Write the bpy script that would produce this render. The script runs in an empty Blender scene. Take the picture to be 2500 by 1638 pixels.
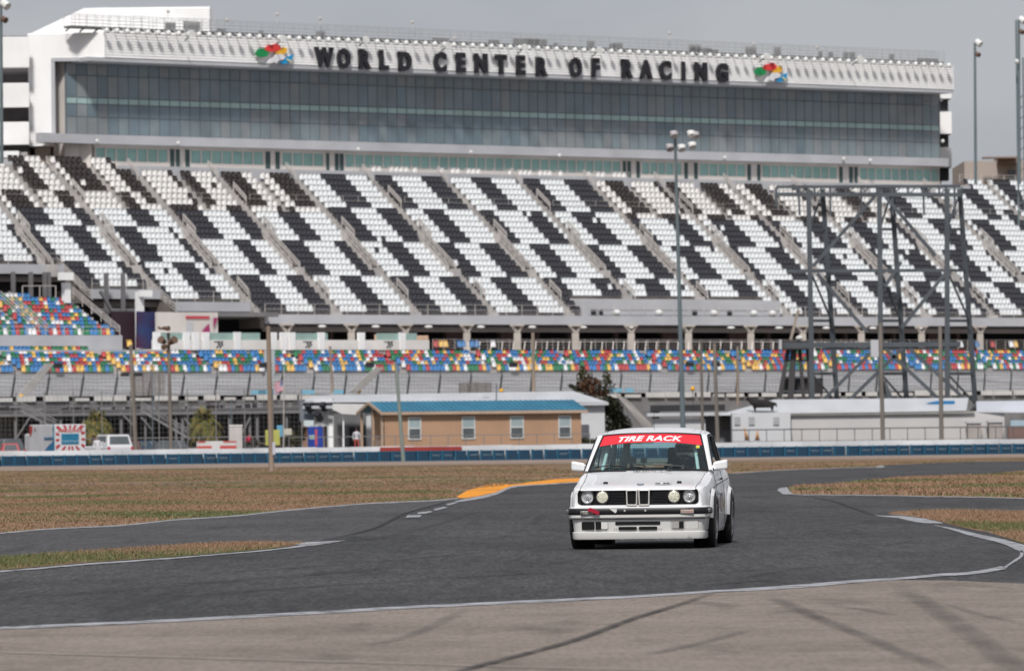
import bpy, bmesh, math, random
import numpy as np
from mathutils import Vector, Matrix
random.seed(7)
R = math.radians
C = bpy.context.scene.collection
scn = bpy.context.scene
# ---------------------------------------------------------------- camera
FPX = 13889.0; CX, CY = 1250.0, 819.0          # a 200 mm lens, measured on the 2500 px wide photograph
CAMH = 1.30; PITCH = math.atan((1069.8-819)/FPX); ROLL = 0.0122
cF = Vector((0, math.cos(PITCH), math.sin(PITCH)))
_r0 = Vector((1, 0, 0)); _u0 = Vector((0, -math.sin(PITCH), math.cos(PITCH)))
cR = _r0*math.cos(ROLL) - _u0*math.sin(ROLL)
cU = _r0*math.sin(ROLL) + _u0*math.cos(ROLL)
cam = bpy.data.cameras.new('camera'); camo = bpy.data.objects.new('camera', cam); C.objects.link(camo)
camo.matrix_world = Matrix(((cR.x, cU.x, -cF.x, 0), (cR.y, cU.y, -cF.y, 0), (cR.z, cU.z, -cF.z, CAMH), (0, 0, 0, 1)))
cam.sensor_width = 36; cam.lens = 200.0; cam.clip_start = .5; cam.clip_end = 20000
cam.dof.use_dof = True; cam.dof.focus_distance = 66.3; cam.dof.aperture_fstop = 6.6
scn.camera = camo
# ---------------------------------------------------------------- sky and sun
SUN_EL, SUN_AZ = R(50), R(188)     # azimuth clockwise from +Y: the sun stands behind the camera, to the left
w = bpy.data.worlds.new('World'); scn.world = w; w.use_nodes = True
nt = w.node_tree; nt.nodes.clear()
def N(t, **k):
    n = nt.nodes.new(t)
    for a, b in k.items(): setattr(n, a, b)
    return n
out = N('ShaderNodeOutputWorld'); bg = N('ShaderNodeBackground')
sky = N('ShaderNodeTexSky', sky_type='NISHITA', sun_disc=False, sun_elevation=SUN_EL, sun_rotation=SUN_AZ)
sc_ = N('ShaderNodeVectorMath', operation='SCALE'); sc_.inputs['Scale'].default_value = .10
nt.links.new(sky.outputs[0], sc_.inputs[0])
tc = N('ShaderNodeTexCoord'); mp = N('ShaderNodeMapping'); mp.inputs['Scale'].default_value = (1, 1, 2.6)
nt.links.new(tc.outputs['Generated'], mp.inputs[0])
nz = N('ShaderNodeTexNoise'); nz.inputs['Scale'].default_value = 9; nz.inputs['Detail'].default_value = 6; nz.inputs['Roughness'].default_value = .5
nt.links.new(mp.outputs[0], nz.inputs[0])
cr = N('ShaderNodeValToRGB'); cr.color_ramp.elements[0].position = .34; cr.color_ramp.elements[1].position = .66
cr.color_ramp.elements[0].color = (.375, .392, .442, 1); cr.color_ramp.elements[1].color = (.50, .508, .54, 1)
nt.links.new(nz.outputs[0], cr.inputs[0])
sx = N('ShaderNodeSeparateXYZ'); nt.links.new(tc.outputs['Generated'], sx.inputs[0])
mr = N('ShaderNodeMapRange'); mr.inputs['From Min'].default_value = .05; mr.inputs['From Max'].default_value = .8
mr.inputs['To Min'].default_value = 1.0; mr.inputs['To Max'].default_value = 1.25       # cloud deck brighter overhead
nt.links.new(sx.outputs['Z'], mr.inputs[0])
sc2 = N('ShaderNodeVectorMath', operation='SCALE'); nt.links.new(cr.outputs[0], sc2.inputs[0]); nt.links.new(mr.outputs[0], sc2.inputs['Scale'])
mx = N('ShaderNodeMix', data_type='RGBA'); mx.inputs[0].default_value = .9
nt.links.new(sc_.outputs[0], mx.inputs[6]); nt.links.new(sc2.outputs[0], mx.inputs[7])
nt.links.new(mx.outputs[2], bg.inputs['Color']); bg.inputs['Strength'].default_value = .92
nt.links.new(bg.outputs[0], out.inputs[0])
sd = bpy.data.lights.new('sun', 'SUN'); sd.energy = 3.7; sd.angle = R(7); sd.color = (1, .97, .93)
so = bpy.data.objects.new('sun', sd); C.objects.link(so)
sdir = Vector((math.sin(SUN_AZ)*math.cos(SUN_EL), math.cos(SUN_AZ)*math.cos(SUN_EL), math.sin(SUN_EL)))
so.rotation_euler = sdir.to_track_quat('Z', 'Y').to_euler(); so.location = (-80, -60, 120)
scn.view_settings.view_transform = 'Standard'; scn.view_settings.look = 'None'
scn.view_settings.exposure = 0; scn.view_settings.gamma = 1
scn.render.film_transparent = False
# ---------------------------------------------------------------- geometry of the view: where a direction meets the ground or a plane
def ray(px, py):
    return (cF + cR*((px-CX)/FPX) - cU*((py-CY)/FPX))
def at(px, py, D):                  # point at distance D (world Y)
    v = ray(px, py); t = D/v.y; return Vector((v.x*t, D, CAMH+v.z*t))
def gd(px, py, z=0.0):              # point on the ground
    v = ray(px, py); t = (z-CAMH)/v.z; return Vector((v.x*t, v.y*t, z))
TH = R(38); cT, sT = math.cos(TH), math.sin(TH); L0 = 552.0
def W(a, b, z): return Vector((b*cT-a*sT, L0+b*sT+a*cT, z))       # stadium frame: a back, b along, z up
def sb(px, py, a):                  # (b, z) where a direction meets the stadium plane a
    v = ray(px, py); m = v.x/v.y
    D = (a+L0*cT)/(cT-m*sT); b = (m*D+a*sT)/cT
    return b, CAMH+v.z/v.y*D
# ---------------------------------------------------------------- materials
MATS = {}
def mat(name, col, rough=.6, metal=0., col2=None, scale=1., detail=4, bump=0., bscale=None, spec=.5, stretch=None,
        trans=0., ior=1.45, emit=None, coat=0., lo=.35, hi=.65, alpha=1.):
    if name in MATS: return MATS[name]
    m = bpy.data.materials.new(name); m.use_nodes = True; t = m.node_tree; p = t.nodes['Principled BSDF']
    if isinstance(col, (int, float)): col = (col, col, col)
    p.inputs['Base Color'].default_value = (*col, 1); p.inputs['Roughness'].default_value = rough
    p.inputs['Metallic'].default_value = metal; p.inputs['Specular IOR Level'].default_value = spec
    p.inputs['IOR'].default_value = ior; p.inputs['Transmission Weight'].default_value = trans
    p.inputs['Coat Weight'].default_value = coat; p.inputs['Alpha'].default_value = alpha
    if emit: p.inputs['Emission Color'].default_value = (*emit, 1); p.inputs['Emission Strength'].default_value = 1
    tc = t.nodes.new('ShaderNodeTexCoord'); mp = t.nodes.new('ShaderNodeMapping'); t.links.new(tc.outputs['Object'], mp.inputs[0])
    if stretch: mp.inputs['Scale'].default_value = stretch
    if col2 is None: col2 = tuple(min(1, c*.86) for c in col)
    n = t.nodes.new('ShaderNodeTexNoise'); n.inputs['Scale'].default_value = scale; n.inputs['Detail'].default_value = detail
    t.links.new(mp.outputs[0], n.inputs[0])
    r = t.nodes.new('ShaderNodeValToRGB'); r.color_ramp.elements[0].position = lo; r.color_ramp.elements[1].position = hi
    r.color_ramp.elements[0].color = (*col2, 1); r.color_ramp.elements[1].color = (*col, 1)
    t.links.new(n.outputs[0], r.inputs[0]); t.links.new(r.outputs[0], p.inputs['Base Color'])
    if bump:
        b = t.nodes.new('ShaderNodeBump'); b.inputs['Strength'].default_value = bump
        n2 = t.nodes.new('ShaderNodeTexNoise'); n2.inputs['Scale'].default_value = bscale or scale*4; n2.inputs['Detail'].default_value = 5
        t.links.new(mp.outputs[0], n2.inputs[0]); t.links.new(n2.outputs[0], b.inputs['Height']); t.links.new(b.outputs[0], p.inputs['Normal'])
    MATS[name] = m; return m
# ---------------------------------------------------------------- objects
def tag(o, label=None, cat=None, group=None, kind=None):
    if label: o['label'] = label
    if cat: o['category'] = cat
    if group: o['group'] = group
    if kind: o['kind'] = kind
    return o
def empty(name, loc, label, cat, group=None, rz=0):
    o = bpy.data.objects.new(name, None); C.objects.link(o); o.location = loc; o.rotation_euler = (0, 0, rz)
    o.empty_display_size = .5
    return tag(o, label, cat, group)
def copy_tree(o, parent=None):
    c = o.copy(); C.objects.link(c); c.parent = parent
    for ch in [x for x in bpy.data.objects if x.parent == o]: copy_tree(ch, c)
    return c
class MB:
    def __init__(s): s.v = []; s.f = []; s.m = []; s.cm = 0
    def mat(s, i): s.cm = i; return s
    def add(s, vs, fs):
        k = len(s.v); s.v += [tuple(p) for p in vs]
        for f in fs: s.f.append(tuple(i+k for i in f)); s.m.append(s.cm)
        return s
    def quad(s, a, b, c, d): return s.add([a, b, c, d], [(0, 1, 2, 3)])
    def poly(s, pts): return s.add(pts, [tuple(range(len(pts)))])
    def hexa(s, p):      # eight corners: bottom 0-3, top 4-7
        return s.add(p, [(3, 2, 1, 0), (4, 5, 6, 7), (0, 1, 5, 4), (1, 2, 6, 5), (2, 3, 7, 6), (3, 0, 4, 7)])
    def box(s, x0, x1, y0, y1, z0, z1, fn=None):
        p = [(x0, y0, z0), (x1, y0, z0), (x1, y1, z0), (x0, y1, z0), (x0, y0, z1), (x1, y0, z1), (x1, y1, z1), (x0, y1, z1)]
        if fn: p = [fn(*q) for q in p]
        return s.hexa(p)
    def sbox(s, a0, a1, b0, b1, z0, z1):      # box in the stadium frame
        return s.box(b0, b1, a0, a1, z0, z1, lambda b, a, z: W(a, b, z))
    def bar(s, p, q, w=.1, h=None, up=(0, 0, 1)):
        p = Vector(p); q = Vector(q); d = (q-p).normalized(); h = h or w; u = Vector(up)
        if abs(d.dot(u)) > .98: u = Vector((0, 1, 0)) if abs(d.y) < .9 else Vector((1, 0, 0))
        r = d.cross(u).normalized()*w/2; t = r.cross(d).normalized()*h/2
        return s.hexa([p-r-t, p+r-t, p+r+t, p-r+t, q-r-t, q+r-t, q+r+t, q-r+t])
    def tube(s, p, q, r0, r1=None, n=10, cap=True):
        p = Vector(p); q = Vector(q); r1 = r0 if r1 is None else r1; d = (q-p).normalized()
        u = Vector((0, 0, 1)) if abs(d.z) < .9 else Vector((0, 1, 0)); e = d.cross(u).normalized(); g = d.cross(e)
        vs = []
        for c, r in ((p, r0), (q, r1)):
            for i in range(n):
                a = 2*math.pi*i/n; vs.append(c+e*math.cos(a)*r+g*math.sin(a)*r)
        fs = [(i, (i+1) % n, n+(i+1) % n, n+i) for i in range(n)]
        if cap: fs += [tuple(range(n))[::-1], tuple(range(n, 2*n))]
        return s.add(vs, fs)
    def path(s, pts, r, n=8):
        for a, b in zip(pts[:-1], pts[1:]): s.tube(a, b, r, r, n)
        return s
    def ball(s, c, r, nu=10, nv=7, sc=(1, 1, 1)):
        vs = []; fs = []
        for j in range(nv+1):
            ph = math.pi*j/nv
            for i in range(nu):
                a = 2*math.pi*i/nu
                vs.append((c[0]+r*sc[0]*math.sin(ph)*math.cos(a), c[1]+r*sc[1]*math.sin(ph)*math.sin(a), c[2]+r*sc[2]*math.cos(ph)))
        for j in range(nv):
            for i in range(nu): fs.append((j*nu+i, (j+1)*nu+i, (j+1)*nu+(i+1) % nu, j*nu+(i+1) % nu))
        return s.add(vs, fs)
    def lathe(s, c, prof, axis='x', n=24):      # prof: (axial, radius)
        vs = []; fs = []
        for ax, r in prof:
            for i in range(n):
                a = 2*math.pi*i/n; u, v = r*math.cos(a), r*math.sin(a)
                vs.append({'x': (c[0]+ax, c[1]+u, c[2]+v), 'y': (c[0]+u, c[1]+ax, c[2]+v), 'z': (c[0]+u, c[1]+v, c[2]+ax)}[axis])
        for j in range(len(prof)-1):
            for i in range(n): fs.append((j*n+i, j*n+(i+1) % n, (j+1)*n+(i+1) % n, (j+1)*n+i))
        return s.add(vs, fs)
    def prism(s, pts, off):      # planar outline pushed by the vector off
        off = Vector(off); n = len(pts); vs = [Vector(p) for p in pts]+[Vector(p)+off for p in pts]
        return s.add(vs, [tuple(range(n))[::-1], tuple(range(n, 2*n))]+[(i, (i+1) % n, n+(i+1) % n, n+i) for i in range(n)])
    def build(s, name, mats, parent=None, local=False, smooth=False, bevel=0, origin=None, auto=None):
        me = bpy.data.meshes.new(name)
        if not isinstance(mats, (list, tuple)): mats = [mats]
        off = Vector((0, 0, 0))
        if parent is not None and not local:
            off = Vector(parent.location) if parent.parent is None else Vector(parent.location)+Vector(parent.parent.location)
        elif origin is not None: off = Vector(origin)
        vs = [(x-off.x, y-off.y, z-off.z) for x, y, z in s.v]
        me.from_pydata(vs, [], s.f); me.polygons.foreach_set('material_index', s.m)
        for m in mats: me.materials.append(m)
        if smooth: me.polygons.foreach_set('use_smooth', [True]*len(s.f))
        bm = bmesh.new(); bm.from_mesh(me); bmesh.ops.remove_doubles(bm, verts=bm.verts, dist=1e-5); bmesh.ops.recalc_face_normals(bm, faces=bm.faces); bm.to_mesh(me); bm.free()
        o = bpy.data.objects.new(name, me); C.objects.link(o)
        if parent is not None: o.parent = parent
        elif origin is not None: o.location = off
        if auto is not None:
            me.polygons.foreach_set('use_smooth', [True]*len(me.polygons))
            me.set_sharp_from_angle(angle=R(auto))
        if bevel:
            b = o.modifiers.new('bevel', 'BEVEL'); b.width = bevel; b.segments = 2; b.limit_method = 'ANGLE'; b.angle_limit = R(35)
        return o
def textmesh(body, name, m, M, size=1., extrude=.02, offset=0., shear=0., sx=1., parent=None, space=1., align='CENTER'):
    cu = bpy.data.curves.new(name, 'FONT'); cu.body = body; cu.size = size; cu.extrude = extrude; cu.offset = offset; cu.shear = shear
    cu.align_x = align; cu.align_y = 'CENTER'; cu.space_character = space; cu.resolution_u = 3
    t = bpy.data.objects.new('tmp', cu); C.objects.link(t); bpy.context.view_layer.update()
    me = bpy.data.meshes.new_from_object(t.evaluated_get(bpy.context.evaluated_depsgraph_get()))
    bpy.data.objects.remove(t); bpy.data.curves.remove(cu)
    me.transform(M @ Matrix.Diagonal((sx, 1, 1, 1))); me.materials.clear(); me.materials.append(m); me.name = name
    o = bpy.data.objects.new(name, me); C.objects.link(o)
    if parent is not None: o.parent = parent
    return o
def frame3(o, x, y, z):            # matrix from an origin and three axes
    x, y, z = Vector(x), Vector(y), Vector(z)
    return Matrix(((x.x, y.x, z.x, o[0]), (x.y, y.y, z.y, o[1]), (x.z, y.z, z.z, o[2]), (0, 0, 0, 1)))
def quads(name, V, F, mi, mats, parent=None, kind=None):       # fast mesh from arrays (n,3) and (m,4)
    me = bpy.data.meshes.new(name); nv, nf = len(V), len(F)
    me.vertices.add(nv); me.vertices.foreach_set('co', np.asarray(V, dtype=np.float32).ravel())
    me.loops.add(nf*4); me.loops.foreach_set('vertex_index', np.asarray(F, dtype=np.int32).ravel())
    me.polygons.add(nf); me.polygons.foreach_set('loop_start', np.arange(0, nf*4, 4, dtype=np.int32))
    me.polygons.foreach_set('loop_total', np.full(nf, 4, dtype=np.int32))
    for m in mats: me.materials.append(m)
    me.polygons.foreach_set('material_index', np.asarray(mi, dtype=np.int32)); me.update(); me.validate()
    o = bpy.data.objects.new(name, me); C.objects.link(o)
    if parent is not None: o.parent = parent
    if kind: o['kind'] = kind
    return o
# ================================================================ GROUND
def ground_mat(name, cols, scale, bump=.3, bscale=40, rough=.95, fine=None, marks=None, stretch=None):
    m = bpy.data.materials.new(name); m.use_nodes = True; t = m.node_tree; p = t.nodes['Principled BSDF']; p.inputs['Roughness'].default_value = rough
    p.inputs['Specular IOR Level'].default_value = .25
    tc = t.nodes.new('ShaderNodeTexCoord'); mp = t.nodes.new('ShaderNodeMapping'); t.links.new(tc.outputs['Object'], mp.inputs[0])
    if stretch: mp.inputs['Scale'].default_value = stretch[0]; mp.inputs['Rotation'].default_value = (0, 0, stretch[1])
    n = t.nodes.new('ShaderNodeTexNoise'); n.inputs['Scale'].default_value = scale; n.inputs['Detail'].default_value = 8; n.inputs['Roughness'].default_value = .62
    t.links.new(mp.outputs[0], n.inputs[0])
    r = t.nodes.new('ShaderNodeValToRGB'); e = r.color_ramp.elements
    e[0].position = cols[0][0]; e[0].color = (*cols[0][1], 1); e[1].position = cols[-1][0]; e[1].color = (*cols[-1][1], 1)
    for q, c in cols[1:-1]: x = e.new(q); x.color = (*c, 1)
    t.links.new(n.outputs[0], r.inputs[0]); last = r.outputs[0]
    for fs, lo, hi, dark in (fine or []):
        n2 = t.nodes.new('ShaderNodeTexNoise'); n2.inputs['Scale'].default_value = fs; n2.inputs['Detail'].default_value = 6; n2.inputs['Roughness'].default_value = .7
        t.links.new(tc.outputs['Object'], n2.inputs[0])
        q = t.nodes.new('ShaderNodeMapRange'); q.inputs['From Min'].default_value = lo; q.inputs['From Max'].default_value = hi
        q.inputs['To Min'].default_value = dark; q.inputs['To Max'].default_value = 2-dark
        t.links.new(n2.outputs[0], q.inputs[0])
        s = t.nodes.new('ShaderNodeVectorMath'); s.operation = 'SCALE'; t.links.new(last, s.inputs[0]); t.links.new(q.outputs[0], s.inputs['Scale']); last = s.outputs[0]
    for sc_x, sc_y, rot, lo, hi, dark in (marks or []):        # long faint rubber streaks
        m2 = t.nodes.new('ShaderNodeMapping'); m2.vector_type = 'POINT'; m2.inputs['Scale'].default_value = (sc_x, sc_y, 1); m2.inputs['Rotation'].default_value = (0, 0, rot)
        t.links.new(tc.outputs['Object'], m2.inputs[0])
        n2 = t.nodes.new('ShaderNodeTexNoise'); n2.inputs['Scale'].default_value = 1; n2.inputs['Detail'].default_value = 5; n2.inputs['Distortion'].default_value = .3
        t.links.new(m2.outputs[0], n2.inputs[0])
        q = t.nodes.new('ShaderNodeMapRange'); q.inputs['From Min'].default_value = lo; q.inputs['From Max'].default_value = hi
        q.inputs['To Min'].default_value = 1; q.inputs['To Max'].default_value = dark
        t.links.new(n2.outputs[0], q.inputs[0])
        s = t.nodes.new('ShaderNodeVectorMath'); s.operation = 'SCALE'; t.links.new(last, s.inputs[0]); t.links.new(q.outputs[0], s.inputs['Scale']); last = s.outputs[0]
    t.links.new(last, p.inputs['Base Color'])
    b = t.nodes.new('ShaderNodeBump'); b.inputs['Strength'].default_value = bump; b.inputs['Distance'].default_value = .02
    n3 = t.nodes.new('ShaderNodeTexNoise'); n3.inputs['Scale'].default_value = bscale; n3.inputs['Detail'].default_value = 4
    t.links.new(tc.outputs['Object'], n3.inputs[0]); t.links.new(n3.outputs[0], b.inputs['Height']); t.links.new(b.outputs[0], p.inputs['Normal'])
    return m
BR, BR2, GR, GY = (.175, .103, .062), (.13, .083, .047), (.070, .078, .026), (.11, .088, .07)
m_grass = ground_mat('dry_grass', [(.40, GR), (.445, (.105, .095, .036)), (.475, BR2), (.52, BR), (.57, (.23, .145, .088)), (.63, (.16, .135, .115))], 1.0, fine=[(.5, .3, .7, .80), (6, .25, .75, .7)], bscale=14, bump=.9, stretch=((.025, .085, 1), 0))
m_asph = ground_mat('asphalt', [(.35, (.062, .062, .064)), (.65, (.090, .089, .091))], .12, fine=[(24, .36, .64, .55), (1.3, .3, .7, .88)], bscale=60, bump=.6, rough=.8,
                    marks=[(26, 2.2, 0, .40, .60, .62), (9, .7, 0, .42, .62, .74), (.5, .06, R(-78), .42, .62, .84), (1.1, .16, R(-80), .56, .70, .72), (.9, .10, R(-62), .58, .72, .75), (2.4, .2, R(-74), .60, .72, .7)])
m_asph2 = ground_mat('asphalt_worn', [(.35, (.074, .073, .075)), (.65, (.097, .095, .097))], .2, fine=[(24, .36, .64, .6), (1.3, .3, .7, .88)], bscale=90, bump=.5, rough=.85,
                    marks=[(24, 2, 0, .40, .60, .66), (8, .6, 0, .42, .62, .80), (1.4, .12, R(-83), .56, .70, .72)])
m_conc = ground_mat('concrete', [(.34, (.185, .153, .131)), (.66, (.248, .209, .180))], .5, fine=[(40, .3, .7, .86), (4, .3, .7, .9)], bscale=60, bump=.25, rough=.9,
                    marks=[(26, 3, 0, .42, .60, .84), (1.6, .35, R(-60), .57, .74, .68), (2.0, .3, R(-48), .6, .75, .72)])
m_line = ground_mat('white_line', [(.38, (.10, .10, .105)), (.53, (.33, .335, .355))], 3.2, fine=[(30, .3, .7, .8)], bscale=60, rough=.75)
m_orange = ground_mat('orange_kerb_paint', [(.36, (.34, .15, .03)), (.48, (.72, .27, .012))], .9, fine=[(8, .3, .7, .9)], bscale=20, rough=.7)
m_soil = ground_mat('sandy_soil', [(.36, (.20, .145, .115)), (.62, (.28, .215, .18))], .3, fine=[(3, .3, .7, .85)], bscale=14, rough=.95)
def flat(name, polys, m, z):
    b = MB()
    for poly in polys: b.poly([gd(x, y, z) for x, y in poly])
    o = b.build(name, m); o['kind'] = 'structure'; return o
def strip(name, tops, bots, m, z):       # ribbon between two outlines sampled at the same count
    b = MB()
    for T, B in zip(tops, bots):
        for i in range(len(T)-1): b.quad(gd(*T[i], z), gd(*T[i+1], z), gd(*B[i+1], z), gd(*B[i], z))
    o = b.build(name, m); o['kind'] = 'structure'; return o
def curvepts(pts, n=6):
    out = []
    P = [pts[0]]+list(pts)+[pts[-1]]
    for i in range(1, len(P)-2):
        for k in range(n):
            t = k/n; a, b_, c, d = P[i-1:i+3]
            out.append(tuple(.5*((2*b_[j])+(-a[j]+c[j])*t+(2*a[j]-5*b_[j]+4*c[j]-d[j])*t*t+(-a[j]+3*b_[j]-3*c[j]+d[j])*t**3) for j in range(2)))
    out.append(tuple(pts[-1])); return out
# terrain: one sheet to the horizon, level round the track, rising behind the paddock to the speedway
NX, NY = 120, 260
xs = [-9000, -3000, -900]+[-300+600*i/(NX-7) for i in range(NX-6)]+[900, 3000, 9000]
ys = [-300, -100, 0]+[10+640*i/(NY-6) for i in range(NY-5)]+[1400, 4000, 12000]
V = []; F = []
for y in ys:
    for x in xs:
        a = -x*sT+(y-L0)*cT
        z = 0 if a < -50 else min(1, (a+50)/2)*4.3
        if y > 380 and a > -70: z = z
        if abs(x) < 250 and -60 < y < 300: z = 0.0
        V.append((x, y, z-.002))
n_ = len(xs)
for j in range(len(ys)-1):
    for i in range(n_-1): F.append((j*n_+i, j*n_+i+1, (j+1)*n_+i+1, (j+1)*n_+i))
o = quads('ground', V, F, [0]*len(F), [m_grass]); o['kind'] = 'structure'
UL = [(-400, 1318), (0, 1301), (116, 1291), (294, 1282), (420, 1269), (578, 1258), (725, 1243), (893, 1229), (1050, 1221.5), (1118, 1216)]
ORB = [(1118, 1215), (1137, 1215.6), (1171, 1210), (1208.6, 1201.7), (1246, 1186.6), (1281, 1183.5), (1316, 1183), (1367, 1178), (1413, 1176)]
FAR = [(1600, 1166), (1787, 1156), (1880, 1148), (2030, 1143), (2135, 1140), (2161, 1138), (2150, 1134), (2245, 1128), (2500, 1125), (2900, 1120)]
ULs = curvepts(UL)
asph = ULs+ORB+FAR+[(3600, 1500), (3600, 2600), (-1600, 2600), (-1600, 1380)]
flat('track', [asph], m_asph, .002)
branch = ULs+[(1137, 1215.6), (1171, 1211), (1115, 1224), (1077, 1229), (982, 1254.6), (919, 1286), (782, 1320), (683, 1328), (604, 1326), (473, 1332), (262, 1346), (0, 1364), (-400, 1385)]
flat('side_road', [branch], m_asph2, .004)
APR = [(-300, 1543), (0, 1532), (158, 1526), (368, 1516.6), (683, 1500), (998, 1481.6), (1250, 1469.5), (1723, 1443.5), (1880, 1435), (1984, 1430), (2088, 1421), (2180, 1415.5), (2323, 1416.5), (2500, 1424), (2900, 1445)]
flat('concrete_apron', [APR+[(3600, 2600), (-1600, 2600)]], m_conc, .004)
ISL = [[(0, 1362), (262.6, 1344), (473, 1330.7), (604, 1325.4), (746, 1327), (656.5, 1339.6), (473, 1355), (210, 1373), (0, 1391), (-400, 1420), (-400, 1385)],
       [(1922, 1190), (1958, 1185), (2047, 1181), (2114, 1173), (2193, 1166), (2271, 1162.5), (2401, 1159), (2500, 1151), (2800, 1135), (2800, 1222), (2500, 1216), (2375, 1212), (2271, 1211), (2140, 1208), (2010, 1207), (1936, 1206)],
       [(2166.5, 1255.5), (2245, 1248.5), (2323, 1247), (2500, 1251), (2900, 1262), (2900, 1420), (2500, 1328), (2466, 1316), (2414, 1299), (2349, 1287), (2297, 1273), (2232, 1260)]]
flat('grass_island', ISL, m_grass, .006)
flat('kerb', [[(1116, 1211), (1140.5, 1197), (1171, 1188), (1198, 1181), (1224, 1181), (1255, 1182), (1307, 1175), (1360, 1169), (1417, 1167), (1500, 1164), (1500, 1171)]+ORB[::-1]], m_orange, .006)
# the painted edge lines
def jit(pts, n=5, s=.5):
    r = random.Random(len(pts)*7+int(pts[0][0])); c = curvepts(pts, n)
    return [(x, y+r.uniform(-s, s)) for x, y in c]
T1 = [(0, 1529), (158, 1522), (368, 1513), (683, 1496), (998, 1478), (1250, 1466), (1513, 1454), (1723, 1441), (1880, 1431), (1984, 1423), (2088, 1415), (2192.6, 1408.7), (2297, 1399.5), (2375, 1394), (2445, 1381)]
B1 = [(0, 1535), (158, 1529), (368, 1519.6), (683, 1503), (998, 1484.6), (1250, 1472.5), (1513, 1460), (1723, 1446.5), (1880, 1438.6), (1984, 1431), (2088, 1422), (2192.6, 1414), (2297, 1406), (2375, 1401), (2458, 1388)]
T2 = [(2136.6, 1257.4), (2205.6, 1259.4), (2257.7, 1265.4), (2302, 1275.8)]; B2 = [(2136.6, 1258.2), (2192.6, 1264.7), (2245, 1275), (2300, 1277)]
T3 = [(2281, 1281), (2333, 1290), (2388, 1303), (2440, 1313.6), (2500, 1329), (2560, 1345)]; B3 = [(2282, 1282), (2323, 1292.8), (2375, 1308.4), (2440, 1324), (2487, 1343.6), (2520, 1356)]
T4 = [(2496, 1343), (2499, 1352), (2493, 1361), (2474, 1373), (2457, 1385)]; B4 = [(2489, 1343), (2491, 1352), (2486, 1359), (2470, 1370), (2450, 1383)]
T5 = [(-300, 1410), (0, 1392), (210, 1374.5), (462, 1357), (656, 1340.5), (751, 1328), (840, 1318.5)]; B5 = [(-300, 1416), (0, 1396), (210, 1378), (462, 1360), (656, 1343), (770, 1330), (842, 1319.5)]
T6 = [(0, 1300), (116, 1290), (294, 1281), (420, 1268), (578, 1257), (725, 1242), (893, 1228), (1050, 1220.7), (1118, 1215)]; B6 = [(x, y+2.3) for x, y in T6]
T7 = [(1110, 1223.5), (1137, 1217), (1171, 1210.5), (1208, 1202), (1246, 1187), (1281, 1183.6), (1340, 1180.5), (1413, 1176)]; B7 = [(1112, 1226), (1139, 1222), (1171, 1217), (1208, 1208), (1246, 1192), (1281, 1186), (1340, 1182.5), (1413, 1177.5)]
T8 = [(1787, 1155.5), (1907, 1147), (2030, 1142.5), (2135, 1139.5)]; B8 = [(x, y+.9) for x, y in T8]
T9 = [(1936, 1206), (2010, 1207), (2140, 1208), (2271, 1211), (2375, 1212), (2500, 1216)]; B9 = [(x, y+1.6) for x, y in T9]
tops, bots = [], []
for T, B in ((T1, B1), (T2, B2), (T3, B3), (T4, B4), (T5, B5), (T6, B6), (T7, B7), (T8, B8), (T9, B9)):
    tops.append(jit(T, 5, .35)); bots.append(jit(B, 5, .5))
strip('edge_line', tops, bots, m_line, .008)
flat('painted_marks', [[(1897, 1196), (1904, 1191), (1922, 1188.5), (1926, 1196), (1938, 1207), (1912, 1206)],
                       [(2005, 1185), (2057, 1179), (2062, 1180.5), (2012, 1186.5)], [(2131, 1140.5), (2150, 1136), (2162, 1138), (2155, 1141)],
                       [(683, 1327), (760, 1322), (840, 1318.5), (751, 1330)],
                       [(995, 1257), (1030, 1256), (1025, 1262), (990, 1263)], [(1021, 1250.5), (1050, 1247), (1058, 1248.5), (1040, 1253), (1018, 1254)],
                       [(1056, 1243), (1082, 1236.5), (1094, 1238), (1064, 1246)], [(1087, 1230.5), (1108, 1226), (1118, 1227), (1095, 1233)]], m_line, .010)
flat('apron_joint', [[(0, 1589), (525, 1604), (1250, 1624), (1500, 1630), (1800, 1637), (1800, 1640), (1500, 1634), (1250, 1628), (525, 1608), (0, 1592.5)]],
     ground_mat('joint_filler', [(.35, (.19, .16, .14)), (.6, (.27, .235, .205))], 2, rough=.9), .007)
m_soil_o = MB()
# sandy verge in front of the tyre barrier
BASE = [(-200, 1141), (0, 1138), (300, 1134), (600, 1130), (900, 1126), (1250, 1121), (1600, 1117.5), (1900, 1113), (2200, 1110.5), (2500, 1107.5), (2700, 1105)]
strip('sandy_verge', [BASE], [[(x, y+12-4*(x+200)/2900) for x, y in BASE]], m_soil, .002)
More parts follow.
